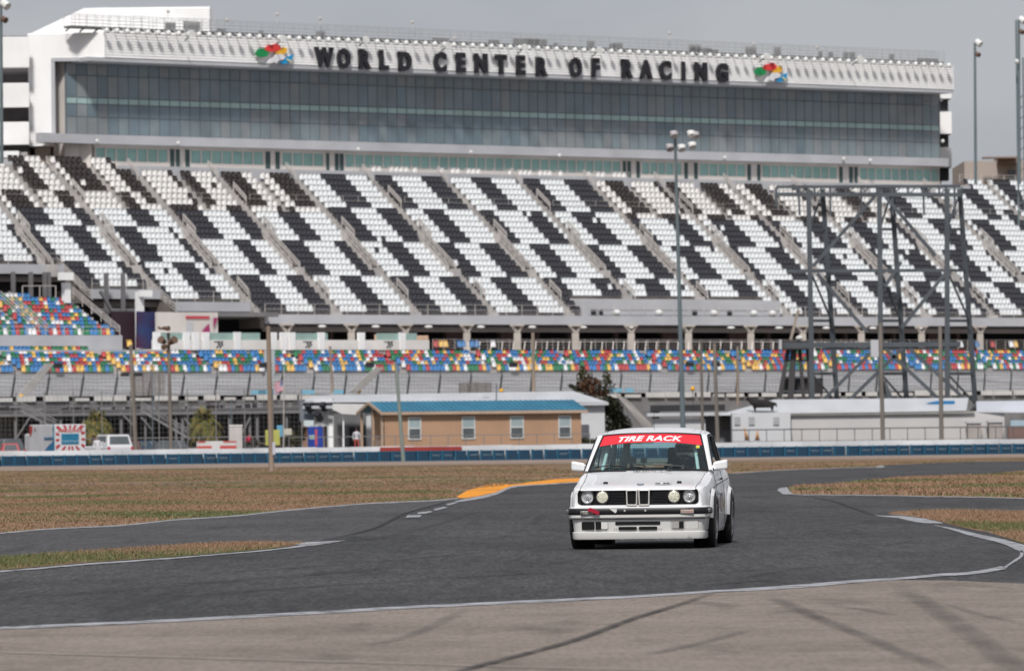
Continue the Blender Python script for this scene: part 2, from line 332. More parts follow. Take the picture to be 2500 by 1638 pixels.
# rubber and seams: ribbons whose opacity fades to their edges
def mark_mat(name, col, strength, nscale):
    m = bpy.data.materials.new(name); m.use_nodes = True; t = m.node_tree; p = t.nodes['Principled BSDF']
    p.inputs['Base Color'].default_value = (*col, 1); p.inputs['Roughness'].default_value = .8
    at_ = t.nodes.new('ShaderNodeAttribute'); at_.attribute_name = 'fade'
    tc = t.nodes.new('ShaderNodeTexCoord'); n = t.nodes.new('ShaderNodeTexNoise'); n.inputs['Scale'].default_value = nscale; n.inputs['Detail'].default_value = 5
    t.links.new(tc.outputs['Object'], n.inputs[0])
    q = t.nodes.new('ShaderNodeMapRange'); q.inputs['From Min'].default_value = .15; q.inputs['From Max'].default_value = .62; t.links.new(n.outputs[0], q.inputs[0])
    a = t.nodes.new('ShaderNodeMath'); a.operation = 'MULTIPLY'; t.links.new(at_.outputs['Fac'], a.inputs[0]); t.links.new(q.outputs[0], a.inputs[1])
    b = t.nodes.new('ShaderNodeMath'); b.operation = 'MULTIPLY'; b.inputs[1].default_value = strength; t.links.new(a.outputs[0], b.inputs[0])
    t.links.new(b.outputs[0], p.inputs['Alpha']); return m
def ribbons(name, lines, m, z):
    vs = []; fs = []; fade = []
    for pts, wd in lines:
        c = curvepts(pts, 6); k = len(vs); n = len(c)
        g = [gd(x, y, z) for x, y in c]
        for i, p in enumerate(g):
            d = (g[min(n-1, i+1)]-g[max(0, i-1)]).normalized(); s = Vector((-d.y, d.x, 0)); e = min(1, 4*i/(n-1), 4*(n-1-i)/(n-1))+.02
            for q, f_ in ((-1, 0), (-.5, .8), (0, 1), (.5, .8), (1, 0)): vs.append(tuple(p+s*q*wd)); fade.append(f_*min(1, e))
        for i in range(n-1):
            for j in range(4): fs.append((k+i*5+j, k+i*5+j+1, k+i*5+j+6, k+i*5+j+5))
    o = quads(name, vs, fs, [0]*len(fs), [m]); o['kind'] = 'structure'
    a = o.data.attributes.new('fade', 'FLOAT', 'POINT'); a.data.foreach_set('value', fade); return o
rubber = mark_mat('rubber', (.045, .042, .043), .34, .45); seam = mark_mat('seam_tar', (.02, .02, .021), .95, 6)
ribbons('tyre_marks', [
    ([(2180, 1418), (2248, 1462), (2353, 1532), (2474, 1624), (2520, 1665)], .12), ([(1930, 1480), (2060, 1530), (2200, 1590), (2330, 1640)], .08),
    ([(1870, 1450), (1960, 1490), (2080, 1545)], .09), ([(1960, 1480), (2080, 1482), (2180, 1500)], .06), ([(2300, 1470), (2400, 1500), (2500, 1520)], .05),
    ([(1560, 1600), (1700, 1570), (1850, 1530)], .06), ([(880, 1575), (1000, 1550), (1150, 1480)], .07), ([(740, 1532), (830, 1526), (890, 1520)], .05),
    ([(1740, 1425), (1850, 1415), (1950, 1411)], .14), ([(1290, 1280), (1306, 1265), (1325, 1255)], .05), ([(1297, 1281), (1313, 1266), (1332, 1256)], .05), ([(1304, 1282), (1320, 1267), (1339, 1257)], .05),
    ([(840, 1321), (960, 1305), (1080, 1275), (1200, 1235)], .12), ([(200, 1480), (600, 1440), (1000, 1415), (1400, 1390)], .25), ([(0, 1460), (500, 1420), (1000, 1380)], .3),
    ([(300, 1410), (800, 1378), (1250, 1340)], .12), ([(1800, 1410), (2000, 1380), (2300, 1372)], .12), ([(1900, 1345), (2200, 1348), (2470, 1345)], .06), ([(1900, 1355), (2200, 1356), (2460, 1352)], .05),
    ([(1500, 1400), (1750, 1395), (1980, 1380)], .14), ([(0, 1316), (300, 1308), (800, 1296), (950, 1288)], .05), ([(80, 1334), (400, 1320), (700, 1312)], .05),
    ([(2080, 1322), (2150, 1330), (2240, 1318)], .05), ([(1980, 1290), (2060, 1282), (2130, 1270)], .05), ([(2200, 1225), (2350, 1235), (2500, 1240)], .14)], rubber, .012)
ribbons('sealed_cracks', [
    ([(1745, 1443), (1670, 1470), (1544, 1509), (1407, 1559), (1250, 1602), (1103, 1640), (1000, 1665)], .05),
    ([(782, 1320), (850, 1305), (919, 1286), (982, 1254.6), (1030, 1240), (1077, 1228), (1110, 1217)], .055),
    ([(1955, 1208), (2026, 1220), (2083, 1238), (2136, 1258)], .07), ([(1985, 1297), (2030, 1290), (2070, 1286)], .02)], seam, .014)
# grass blades
def inside(P, poly):
    x, y = P[:, 0], P[:, 1]; c = np.zeros(len(P), bool); n = len(poly)
    for i in range(n):
        x1, y1 = poly[i]; x2, y2 = poly[i-1]
        k = ((y1 > y) != (y2 > y)) & (x < (x2-x1)*(y-y1)/((y2-y1) or 1e-9)+x1); c ^= k
    return c
rng = np.random.default_rng(3)
def blades(polys):
    polys = [p if len(p) == 5 else (*p, .55) for p in polys]
    VV = []; MI = []
    for poly, cnt, h, w_, var in polys:
        gth = .1 if cnt == 24000 else .72
        g = np.array([gd(*p)[:2] for p in poly]); lo, hi = g.min(0), g.max(0)
        P = rng.uniform(lo, hi, (cnt*6, 2)); P = P[inside(P, g)][:cnt]; n = len(P)
        a = rng.uniform(0, 2*math.pi, n); hh = h*rng.uniform(.35, 1.15, n)**1.2
        clump = (1.1*np.sin(P[:, 1]*.33+1.2*np.sin(P[:, 0]*.21)+.5*np.sin(P[:, 0]*.9))+.6*np.sin(P[:, 0]*.8+P[:, 1]*.12)+rng.normal(0, var, n))
        d = np.stack([np.cos(a), np.sin(a), 0*a], 1)*w_; lean = np.stack([rng.normal(0, .7, n), rng.normal(.3, .7, n), np.ones(n)], 1)*hh[:, None]
        b = np.concatenate([P, np.full((n, 1), .01)], 1)
        V4 = np.stack([b-d, b+d, b+lean+d*.15, b+lean-d*.15], 1); VV.append(V4.reshape(-1, 3))
        mixr = rng.random(n) if var > .4 else .5+.45*np.sin(P[:, 1]*.09+1.3*np.sin(P[:, 0]*.05))+rng.normal(0, .12, n)
        MI.append(np.where(clump > gth, 0, np.where(mixr < .5, 1, np.where(mixr < .66, 3, 2))))
    V = np.concatenate(VV); F = np.arange(len(V)).reshape(-1, 4)
    ms = [mat('blade_green', (.105, .115, .035)), mat('blade_tan', (.255, .150, .088)), mat('blade_brown', (.22, .13, .074)), mat('blade_straw', (.28, .172, .102))]
    o = quads('grass', V, F, np.concatenate(MI), ms); o['kind'] = 'stuff'; o['label'] = 'short dry brown and green grass beside the asphalt'; o['category'] = 'grass'
far_l = ULs+[(1118, 1210), (1100, 1196), (700, 1196), (300, 1205), (-100, 1220), (-400, 1290)]
blades([(ISL[0], 24000, .038, .0045), (ISL[2], 52000, .045, .005), (far_l, 80000, .022, .012), (ISL[1], 40000, .05, .016),
        ([(-250, 1152), (1300, 1136), (1400, 1150), (1400, 1164), (1118, 1200), (700, 1204), (-300, 1222)], 70000, .012, .05, .3), ([(1787, 1131), (2500, 1119), (2500, 1122), (2161, 1136), (1787, 1152)], 14000, .012, .05, .3)])

b = MB(); b.poly([gd(-700, 1135, .004), gd(3300, 1095, .004), W(-57.5, 150, .004), W(-57.5, -110, .004)]); o = b.build('paddock', ground_mat('paddock_asphalt', [(.35, (.09, .088, .086)), (.65, (.14, .135, .13))], .1, fine=[(2, .3, .7, .85)], bscale=8)); o['kind'] = 'structure'
# ================================================================ SPEEDWAY
m_wh = mat('white_cladding', (.86, .855, .85), .55, col2=(.78, .775, .77), scale=.25)
m_gy = mat('grey_cladding', (.47, .475, .50), .6, scale=.3)
m_cc = mat('pale_concrete', (.50, .47, .45), .85, col2=(.37, .35, .34), scale=.6, bump=.2, bscale=6)
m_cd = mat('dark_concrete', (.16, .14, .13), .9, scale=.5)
m_beige = mat('beige_render', (.66, .61, .57), .8, scale=.3)
m_dark = mat('dark_steel', (.03, .03, .034), .7, scale=1)  # near-black own colour of small steel parts, posts and doors
m_void = mat('dark_wall', (.018, .018, .024), .8, scale=.4)  # shade of the concourse and hall doorway is put into this near-black
m_rail = mat('galvanised_rail', (.58, .54, .51), .5, metal=.3, scale=3)
m_frame = mat('dark_mullion', (.14, .17, .19), .5)
def gl(name, c, r=.12): return mat(name, c, r, col2=tuple(x*.8 for x in c), scale=.35, spec=.6)
m_g = [gl('tinted_glass', (.215, .255, .285)), gl('tinted_glass_blue', (.19, .245, .285)), gl('tinted_glass_grey', (.25, .272, .285)), gl('tinted_glass_green', (.215, .265, .285)), gl('spandrel_glass', (.38, .52, .50)), gl('dim_room_glass', (.16, .21, .24))]
m_teal = gl('teal_glass', (.30, .50, .46), .25)
def srail(b, a, z0, b0, b1, h=1., step=1.5, n=3, r=.03):       # level railing along the stand
    for i in range(n): z = z0+h*(i+1)/n; b.bar(W(a, b0, z), W(a, b1, z), r*1.6)
    k = max(1, int((b1-b0)/step))
    for i in range(k+1): bb = b0+(b1-b0)*i/k; b.bar(W(a, bb, z0), W(a, bb, z0+h), r*2)
def siding(mb, p, q, z0, z1, n, out, dep=.07):
    p = Vector(p); q = Vector(q); o = Vector(out)*dep
    for i in range(n):
        a = z0+(z1-z0)*i/n; c = z0+(z1-z0)*(i+1)/n
        P = lambda v, z, f: (v.x+o.x*f, v.y+o.y*f, z)
        mb.quad(P(p, a, 1), P(q, a, 1), P(q, c, .15), P(p, c, .15)); mb.quad(P(p, a, .15), P(q, a, .15), P(q, a, 1), P(p, a, 1))
OUT = (sT, -cT, 0)
# ---------------------------------------------------------------- press box building
aF, aG = 24.0, 27.0
ZF1, ZF0, ZG1, ZG0, ZS0, ZT1, ZT0, ZB = 41.15, 38.75, 38.55, 31.4, 30.45, 30.2, 28.85, 27.6
bL = sb(256, 100, aF)[0]; bR = sb(2327, 180, aF)[0]; bGL = sb(162, 250, aG)[0]; bGR = sb(2293, 300, aG)[0]
pbx = empty('press_box_building', W(aG, 0, 0), 'long white press box building with a band of tinted glass above the seats', 'building')
m = MB(); siding(m, W(aF, bL, 0), W(aF, bR, 0), ZF0, ZF1, 9, OUT, .12)
m.quad(W(aF, bR, ZF0), W(aF+6, bR, ZF0), W(aF+6, bR, ZF1), W(aF, bR, ZF1))
m.sbox(aF+.02, aF+6, bL, bR, ZF1-.05, ZF1+.05); m.sbox(aF-.12, aF+.1, bL, bR+.05, ZF1-.02, ZF1+.12)
m.build('fascia', m_wh, pbx)
m = MB(); m.sbox(aF-.05, aG+.2, bL-2, bR, ZF0-.42, ZF0-.02); m.build('soffit', m_gy, pbx)
m = MB(); m.sbox(aG+.3, aG+22, bGL, bR-1, ZB-3, ZF1-.1); m.build('core', m_beige, pbx)
m = MB(); m.sbox(aG-1.0, aG+.1, bGL-3.5, bGR+.4, ZS0, ZG0-.06); m.build('sill_band', m_gy, pbx)
m = MB(); m.sbox(aG-.02, aG+.25, bGL+3.1, bGR, ZB-.2, ZT0); m.sbox(aG-.02, aG+.25, bGL+3.1, bGR, ZT1, ZS0-.003)
zones = [(410, 465), (643, 688), (790, 842), (1515, 1566), (1664, 1707), (1820, 1860), (2043, 2098)]
zb = [(sb(x, 400, aG)[0], sb(y, 400, aG)[0]) for x, y in zones]
for x, y in zb: m.sbox(aG-.03, aG+.25, x, y, ZT0-.002, ZT1+.002)
m.build('club_level_wall', m_beige, pbx)
edges = [bGL+3.3]+[v for z in zb for v in z]+[bGR-.2]
for i in range(0, len(edges), 2):      # each run of teal club level windows
    x0, x1 = edges[i], edges[i+1]; g = MB(); g.sbox(aG+.05, aG+.12, x0, x1, ZT0, ZT1); o = g.build('window', m_teal, pbx)
    f = MB(); n = max(2, round((x1-x0)/1.18))
    for k in range(n+1):
        bb = x0+(x1-x0)*k/n; f.sbox(aG-.04, aG+.06, bb-.07, bb+.07, ZT0, ZT1)
    f.sbox(aG-.02, aG+.06, x0, x1, ZT1-.09, ZT1); fo = f.build('window_frame', m_beige, pbx)
    wm = fo.matrix_world.copy(); fo.parent = o
for p0, p1 in [(415, 425), (429, 438), (452, 462), (648, 659), (672, 682), (796, 803), (817, 826), (829, 838), (1520, 1527), (1531, 1539), (1553, 1561), (1670, 1678), (1694, 1702), (1824, 1832), (1848, 1855), (2048, 2056), (2072, 2081), (2085, 2093)]:
    d = MB(); d.sbox(aG-.09, aG+.02, sb(p0, 400, aG)[0], sb(p1, 400, aG)[0], ZB+.3, ZT1-.05); d.build('door', mat('dark_teal_door', (.05, .085, .085), .3), pbx)
# curtain wall: each column of panes is one window
n = 94; wcol = (bGR-bGL)/n; rr = random.Random(4)
zs = [ZG0, 33.1, 34.35, 34.98, 37.15, ZG1]
for i in range(n):
    g = MB(); b0 = bGL+wcol*i; u = i/n
    for j in range(5):
        t = .012*rr.random(); k = 4 if j == 2 else rr.choice([0, 0, 1, 2, 3] if j > 2 else [0, 2, 3, 3, 2])
        if j in (0,) and (u < .14 or .3 < u < .48): k = rr.choice([1, 3, 5])
        if j == 1 and (u < .19 or .36 < u < .5): k = 1
        if j < 2 and (abs(u-.655) < .012 or abs(u-.82) < .006): k = 5
        if i < 4: k = rr.choice([5, 2]) if j != 2 else 4
        g.mat(k); g.sbox(aG+t, aG+.08, b0+.045, b0+wcol-.045, zs[j]+.05, zs[j+1]-.05)
    g.build('window', m_g, pbx)
m = MB()
for i in range(n+1): m.sbox(aG-.02, aG+.2, bGL+wcol*i-.035, bGL+wcol*i+.035, ZG0, ZG1)
for z in zs: m.sbox(aG-.01, aG+.2, bGL, bGR, z-.035, z+.035)
m.build('mullion_grid', m_frame, pbx)
# left end: clad frame that turns towards the track
Y0 = W(aF, bL, 0).y; X0, X1 = at(68, 90, Y0).x, W(aF, bL, 0).x; XI = at(125, 200, Y0).x
m = MB(); siding(m, (X0, Y0, 0), (XI, Y0, 0), 30.2, ZF1, 42, (0, -1, 0)); siding(m, (XI, Y0, 0), (X1, Y0, 0), ZF0, ZF1, 11, (0, -1, 0))
m.box(X0, XI, Y0+.05, Y0+8, 30.2, ZF1); m.box(XI, X1, Y0+.05, Y0+8, ZF0+.02, ZF1-.01)
m.build('end_frame', m_wh, pbx)
m = MB(); m.box(XI+.02, at(165, 250, Y0+5).x, Y0+5, Y0+5.5, 30.3, ZF0); m.box(XI+.005, XI+.35, Y0-.05, Y0+5, 31.3, ZF0-.02); m.box(XI, X1, Y0-.08, Y0+.7, ZF0-.35, ZF0-.01)
m.build('recess', m_gy, pbx)
m = MB(); m.box(XI, at(222, 380, Y0+2).x, Y0+2, Y0+7, 26.5, 30.5); m.build('base_wall', m_beige, pbx)
m = MB(); m.box(X0+.5, XI-.3, Y0+1, Y0+7, 27, 30.18); m.build('base_wall', mat('tan_wall', (.42, .35, .29), .8), pbx)
# roof rising behind the left end
m = MB(); YR = Y0+9
m.prism([at(45, 97, YR), at(205, 21, YR), at(262, 19, YR), at(262, 100, YR)], (0, 9, 0)); m.build('sloping_roof', m_wh, pbx)
m = MB(); p, q = at(262, 20, YR), at(512, 24, YR); siding(m, p, q, 41, p.z, 12, (0, -1, 0)); m.box(p.x, q.x, YR+.05, YR+9, 40.8, p.z); m.build('plant_room', m_wh, pbx)
# catwalk, railing and floodlights along the roof edge
m = MB(); bA, bB = sb(168, 60, 24.6)[0], sb(2298, 130, 24.6)[0]; m.sbox(24.1, 25.5, bA, bB, 41.5, 41.72)
for i in range(70): bb = bA+(bB-bA)*i/69; m.bar(W(24.3, bb, 41.55), W(25.2, bb, 41.2), .12)
m.build('catwalk', mat('dark_grey_steel', (.13, .13, .135), .6, scale=1), pbx)
m = MB(); srail(m, 24.1, 41.72, bA, bB, 1.12, .9, 4, .022); m.build('railing', mat('grey_railing', (.36, .36, .365), .5, scale=1), pbx); m = MB(); srail(m, 25.5, 41.72, bA, bB, 1.12, 1.3, 3, .022); rr = random.Random(9)
for i in range(26):
    bb = rr.uniform(bA, bB-3); m.sbox(24.5, 24.6, bb, bb+rr.uniform(.5, 3), 41.8, 42.0+rr.random()*.7)
m.build('railing', mat('grey_railing', (.36, .36, .365), .5, scale=1), pbx)
m_lamp = mat('white_lamp_housing', (.72, .72, .70), .4, scale=2)
nf = 92; b0, b1 = sb(262, 90, 23)[0], sb(2318, 150, 23)[0]; lampmesh = None
for i in range(nf):
    bb = b0+(b1-b0)*i/(nf-1)
    g = MB(); c = W(23.1, bb, 41.25); g.ball(c, .27, 10, 6, (1, 1, 1.1)); g.tube(c, W(24.2, bb+.1, 41.6), .05, n=5)
    if lampmesh is None:
        o = g.build('floodlight', m_lamp, pbx, smooth=True); lampmesh = o; base = Vector(c)
    else:
        o = bpy.data.objects.new('floodlight', lampmesh.data); C.objects.link(o); o.parent = pbx; o.location = Vector(c)-base
for px, py in [(470, 84), (692, 95), (895, 98), (1095, 112), (1283, 117), (1465, 124), (1873, 139), (2102, 145)]:
    b_, z_ = sb(px, py, 21); g = MB(); g.tube(W(21.3, b_+.1, z_+.1), W(20.7, b_-.25, z_-.05), .3, .36, 12); g.build('spotlight', m_lamp, pbx, auto=40)
    g = MB(); g.bar(W(21.3, b_+.1, z_), W(23, b_+.5, z_-.5), .08); g.build('bracket', m_dark, pbx)
for px, py in [(410, 29), (554, 50), (677, 36), (782, 46), (1007, 55), (1110, 95), (1634, 82), (1840, 108), (1995, 117)]:
    b_, z_ = sb(px, py, 23.5); g = MB(); g.bar(W(23.5, b_, 42.6), W(23.5, b_, z_), .05); g.ball(W(23.5, b_, z_), .17, 8, 6); g.build('antenna', m_rail, pbx)
# lettering on the fascia
m_blk = mat('black_letter', (.02, .02, .026), .5)
def fasc(px, py, zoff=0):
    b_, z_ = sb(px, py, aF-.35); return W(aF-.35, b_, z_)
U = Vector((cT, sT, 0)); UP = Vector((0, 0, 1)); ON = Vector(OUT)
xs_ = {'W': 789, 'O': 838, 'R': 884, 'L': 930, 'D': 985}
word = [('W', 791, 143), ('O', 839, 146), ('R', 888, 148), ('L', 936, 150), ('D', 988, 153), ('C', 1074, 155), ('E', 1124, 156), ('N', 1174, 158), ('T', 1223, 161), ('E', 1270, 163), ('R', 1320, 166),
        ('O', 1405, 168), ('F', 1453, 169), ('R', 1529, 171), ('A', 1577, 173), ('C', 1624, 175), ('I', 1668, 177), ('N', 1711, 178), ('G', 1763, 181)]
for ch, px, py in word:
    wide = {'W': 1.0, 'I': .95, 'O': .98, 'A': 1.05}.get(ch, 1.12)
    textmesh(ch, 'letter', m_blk, Matrix.Translation(-Vector(pbx.location)) @ frame3(fasc(px, py), U, UP, ON), size=2.5, extrude=.16, offset=.135, sx=wide*.78, parent=pbx)
def blob(mb, pts, M, th=.1):
    mb.prism([M @ Vector((x, y, 0)) for x, y in pts], ON*th)
for px, py in ((667, 136), (1880, 181)):       # coloured flag emblem at each end of the lettering
    s = 1/20.5
    M = frame3(fasc(px, py), U*s*1.27, UP*s, ON); g = MB()
    g.mat(0); blob(g, [(-37, 2), (-30, 12), (-18, 14), (-10, 8), (-12, -2), (-24, -5), (-32, -3)], M, .16)
    g.mat(1); blob(g, [(-19, 10), (-12, 20), (-2, 22), (4, 24), (12, 20), (13, 12), (4, 8), (-8, 7)], M, .2)
    g.mat(2); blob(g, [(3, 6), (12, 12), (18, 18), (25, 16), (26, 8), (18, 2), (6, 1)], M, .18)
    g.mat(3); blob(g, [(12, -16), (18, -8), (28, -2), (38, 4), (36, -6), (30, -14), (20, -17)], M, .15)
    g.mat(4); blob(g, [(-14, -17), (-8, -8), (0, -4), (4, 2), (14, 3), (22, -2), (18, -8), (8, -10), (4, -16), (-4, -13)], M, .24)
    g.mat(5); blob(g, [(26, -6), (34, -12), (32, -14), (24, -8)], M, .27)
    g.build('emblem', [mat('emblem_green', (.01, .27, .08)), mat('emblem_red', (.75, .05, .05)), mat('emblem_yellow', (.8, .42, .03)), mat('emblem_blue', (.01, .28, .58)), mat('emblem_white', (.75, .75, .78)), mat('emblem_cream', (.7, .65, .35))], pbx)
# stair blocks stacked at the right end of the press box
for y0, y1 in ((228, 241), (273, 327), (360, 409)):
    p, q = at(2296, y1, 628), at(2323, y0, 628); g = MB(); g.box(p.x, q.x, 628, 633, p.z, q.z); g.build('stair_landing', m_wh, pbx)
p, q = at(2297, 440, 629), at(2314, 200, 629); g = MB(); g.box(p.x, q.x, 629, 632, p.z, q.z); g.build('stair_core', m_dark, pbx)
g = MB(); p, q = at(2282, 445, 626), at(2302, 215, 626); g.box(p.x, q.x, 630, 633.5, p.z, q.z); g.build('end_column', m_gy, pbx)
for px, py in ((2298, 244), (2302, 345), (2125, 392), (2060, 388), (1770, 385), (1366, 380), (1150, 372), (875, 365), (435, 350), (237, 345)):
    b_, z_ = sb(px, py, 25.7); g = MB(); g.ball(W(25.7, b_, z_), .2, 8, 6); g.build('wall_light', m_lamp, pbx)
# open stair tower left of the press box
twr = empty('stair_tower', at(30, 380, Y0-2), 'white panelled stair tower with open dark floors at the left end of the press box', 'stair tower')
for y0, y1 in ((90, 167), (203, 264), (298, 355)):
    p, q = at(-60, y1, Y0-2), at(70, y0, Y0-2); g = MB(); g.box(p.x, q.x, Y0-2, Y0-1.6, p.z, q.z)
    for i in range(40): x = p.x+(q.x-p.x)*i/39; g.box(x-.03, x+.03, Y0-2.06, Y0-1.99, p.z+.05, q.z-.05)
    g.build('balustrade_panel', m_wh, twr)
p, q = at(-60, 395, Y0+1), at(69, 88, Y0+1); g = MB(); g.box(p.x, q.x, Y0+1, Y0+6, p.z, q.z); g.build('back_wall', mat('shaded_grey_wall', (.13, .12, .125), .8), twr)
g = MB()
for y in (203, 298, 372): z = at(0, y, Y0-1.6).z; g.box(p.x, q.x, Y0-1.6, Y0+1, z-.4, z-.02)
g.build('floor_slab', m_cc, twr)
g = MB(); p, q = at(-60, 386, Y0-6), at(46, 369, Y0-6); g.box(p.x, q.x, Y0-6, Y0-3, p.z, q.z); g.build('low_wall', m_wh, twr)
g = MB(); p, q = at(-60, 414, Y0-8), at(74, 387, Y0-8); g.box(p.x, q.x, Y0-8, Y0-7, p.z, q.z); g.build('grey_panel', m_gy, twr)
# ---------------------------------------------------------------- seats
def seat_template(wd=.46, hi=.97, fold=False):
    V = []; F = []
    o = [(-wd/2, .35), (-wd/2-.005, .90), (-wd/2+.035, hi), (wd/2-.035, hi), (wd/2+.005, .90), (wd/2, .35)]
    for da in (0, .06):
        for b, z in o: V.append((da+(z-.35)*.2+.34, b, z))
    F += [(0, 1, 4, 5), (1, 2, 3, 4), (6, 11, 10, 7), (7, 10, 9, 8)]+[(i, (i+1) % 6, 6+(i+1) % 6, 6+i) for i in range(6)]
    k = 12; P = [(.22, -wd/2+.02, .34), (.22, wd/2-.02, .34), (.335, wd/2-.02, .36), (.335, -wd/2+.02, .36)]
    V += P+[(a+.07, b*.94, .74) for a, b, _ in P]
    F += [(k, k+1, k+2, k+3), (k+4, k+5, k+6, k+7), (k, k+1, k+5, k+4), (k+1, k+2, k+6, k+5), (k+2, k+3, k+7, k+6), (k+3, k, k+4, k+7)]
    return np.array(V), np.array(F)
ST = seat_template()
def seats(parent, lst, mats, who):       # lst: (a, b, z, material, width scale); the nearest hundred become parts, the rest one object
    D = sorted(range(len(lst)), key=lambda i: W(*lst[i][:3]).y+(0 if 0 < (CX+FPX*W(*lst[i][:3]).x/W(*lst[i][:3]).y) < 2500 else 1e4))
    def mk(idx, name, kind=None):
        L = np.array([lst[i] for i in idx]); n = len(L); T, F = ST
        v = np.repeat(T[None], n, 0).astype(float); v[:, :, 1] *= L[:, 4][:, None]
        a = v[:, :, 0]+L[:, 0][:, None]; b = v[:, :, 1]+L[:, 1][:, None]; z = v[:, :, 2]+L[:, 2][:, None]
        X = b*cT-a*sT-parent.location.x; Y = L0+b*sT+a*cT-parent.location.y; Z = z-parent.location.z
        VV = np.stack([X, Y, Z], 2).reshape(-1, 3); FF = (F[None]+(np.arange(n)*len(T))[:, None, None]).reshape(-1, 4)
        o = quads(name, VV, FF, np.repeat(L[:, 3], len(F)), mats, parent, kind); return o
    for i in D[:100]: mk([i], 'seat')
    mk(D[100:], 'seat', 'stuff')
NK = 24; TR, RI, Z0 = .84, .588, 13.2
ugs = empty('upper_grandstand', W(0, 0, 0), 'upper grandstand of black and white checkered seats rising to the press box', 'grandstand')
b8 = sb(205, 707, 3.4)[0]; b4 = sb(412, 740, 1.7)[0]; b2 = sb(632, 775, 0)[0]
def kmin(b): return 8 if b < b8 else 4 if b < b4 else 2 if b < b2 else 0
bcutL, bcutR = sb(1440, 750, -.6)[0], sb(1905, 750, -.6)[0]
BL0, BR0 = -78, 104; A0 = sb(903, 420, 20)[0]; SEC = 9.4
m = MB()
for k in range(26):
    b0 = BL0 if k >= 8 else b8 if k >= 4 else b4 if k >= 2 else b2
    rng_ = [(b0, BR0)] if k < 24 else [(BL0, sb(292, 400, 20)[0]), (sb(2375, 430, 20)[0], BR0)]
    for x0, x1 in rng_: m.sbox(k*TR, k*TR+TR+(.3 if k < 23 else 0), x0, x1, Z0+k*RI-.75, Z0+k*RI)
m.build('terrace', m_cc, ugs)
L = []; rr = random.Random(12); BK0 = sb(1022, 445, 20)[0]; SHF = (0, .52, .98, 1.5, 1.97)
widths = {}
for i in range(-9, 12):
    s0 = A0+i*SEC+.55
    pxm = None
    for k in range(26):
        a = k*TR+.1
        ns = 16; pitch = (SEC-1.1)/ns
        prem = (k >= 17 and (-5 <= i <= -2 or 3 <= i <= 6))          # wider club seats near the top in two stretches
        if prem: ns = 12; pitch = (SEC-1.1-.9)/ns
        for s in range(ns):
            b = s0+(s+.5)*pitch+(.9 if prem and s >= ns/2 else 0)
            if b < BL0+.5 or b > BR0-.5 or k < kmin(b): continue
            if k >= 24 and not (b < sb(292, 400, 20)[0] or b > sb(2375, 430, 20)[0]): continue
            if k < 3 and bcutL-.3 < b < bcutR+.3: continue
            if 7 <= k <= 12 and s == ns-1: continue
            j = (25-k)//6 if b < sb(292, 400, 20)[0] or b > sb(2375, 430, 20)[0] else (23-k)//6
            key = (i, j)
            if key not in widths: widths[key] = (rr.uniform(-.3, .3), rr.uniform(.40, .48))
            col = 1 if ((b-BK0+SHF[min(4, max(0, j))]*6.1+widths[key][0])/6.1) % 1 < widths[key][1] else 0
            if prem: col = (col if rr.random() < .985 else 1-col)+2; 
            elif rr.random() < .006: col = 1-col
            L.append((a, b, Z0+k*RI, col, 1.12 if prem else 1.11))
for px0, px1 in [(912, 946), (955, 1005), (1012, 1030), (1078, 1096), (1105, 1138), (1143, 1190), (1245, 1263), (1270, 1310), (1318, 1364), (1368, 1386), (1436, 1455), (1460, 1494), (1500, 1543)]:
    x0, x1 = sb(px0, 420, 22)[0], sb(px1, 420, 22)[0]
    for s in range(max(1, int((x1-x0)/.62))): L.append((22., x0+.3+s*.62, 27.75, 2, 1.25))
seats(ugs, L, [mat('white_seat', (.70, .72, .73), .45, scale=3), mat('black_seat', (.036, .036, .044), .42, scale=3), mat('cream_seat', (.72, .70, .68), .45, scale=3), mat('brown_black_seat', (.035, .027, .026), .45, scale=3)], 'u')
# fascia steps along the lower edge, cut-out box, back wall band
for k, x0, x1 in ((8, BL0, b8-.6), (4, b8+.2, b4-.3), (2, b4+.2, b2-.3), (0, b2, BR0)):
    g = MB(); z = Z0+k*RI; g.sbox(k*TR-1.0, k*TR-.004, x0, x1, z-.88, z-.02); g.sbox(k*TR-1.02, k*TR-.7, x0-.02, x1+.02, z-.9, z-.86); g.build('deck_edge', m_gy, ugs)
    g = MB(); srail(g, k*TR-.85, z-.02, x0+.1, x1-.1, 1.0, 1.9, 2, .025); g.build('handrail', m_rail, ugs)
for bb, k0, k1 in ((b8, 4, 9), (b4, 2, 5), (b2, 0, 3)):
    g = MB(); g.sbox(k0*TR-.9, k1*TR, bb-.5, bb+.02, Z0+k0*RI-1.3, Z0+k0*RI-.1)
    for i in range(k0, k1): g.sbox(i*TR, i*TR+TR, bb-.45, bb-.02, Z0+i*RI-.8, Z0+i*RI-.01)
    g.build('end_stair', m_cd, ugs)
    g = MB()
    for da in (0, 1.2):
        for hh in (.35, .65, .95): g.bar(W(k0*TR-1-da, bb-.5, Z0+k0*RI-.6-da*.7+hh), W(k1*TR-da, bb-.5, Z0+k1*RI-.6-da*.7+hh), .05)
    g.build('stair_rail', m_rail, ugs)
g = MB(); g.sbox(-.6, 2.5, bcutL, bcutR, Z0+.002, Z0+1.6); g.build('camera_box', m_gy, ugs)
for px in (1450, 1467, 1697, 1782): b_ = sb(px, 765, -.7)[0]; g = MB(); g.sbox(-.7, -.58, b_-.28, b_+.28, Z0+.1, Z0+.55); g.build('box_vent', m_dark, ugs)
for px in (1505, 1608, 1742, 1840, 1885): b_ = sb(px, 762, -.75)[0]; g = MB(); g.ball(W(-.75, b_, Z0+.35), .33, 8, 6, (1.3, 1, .8)); g.build('box_light', m_lamp, ugs)
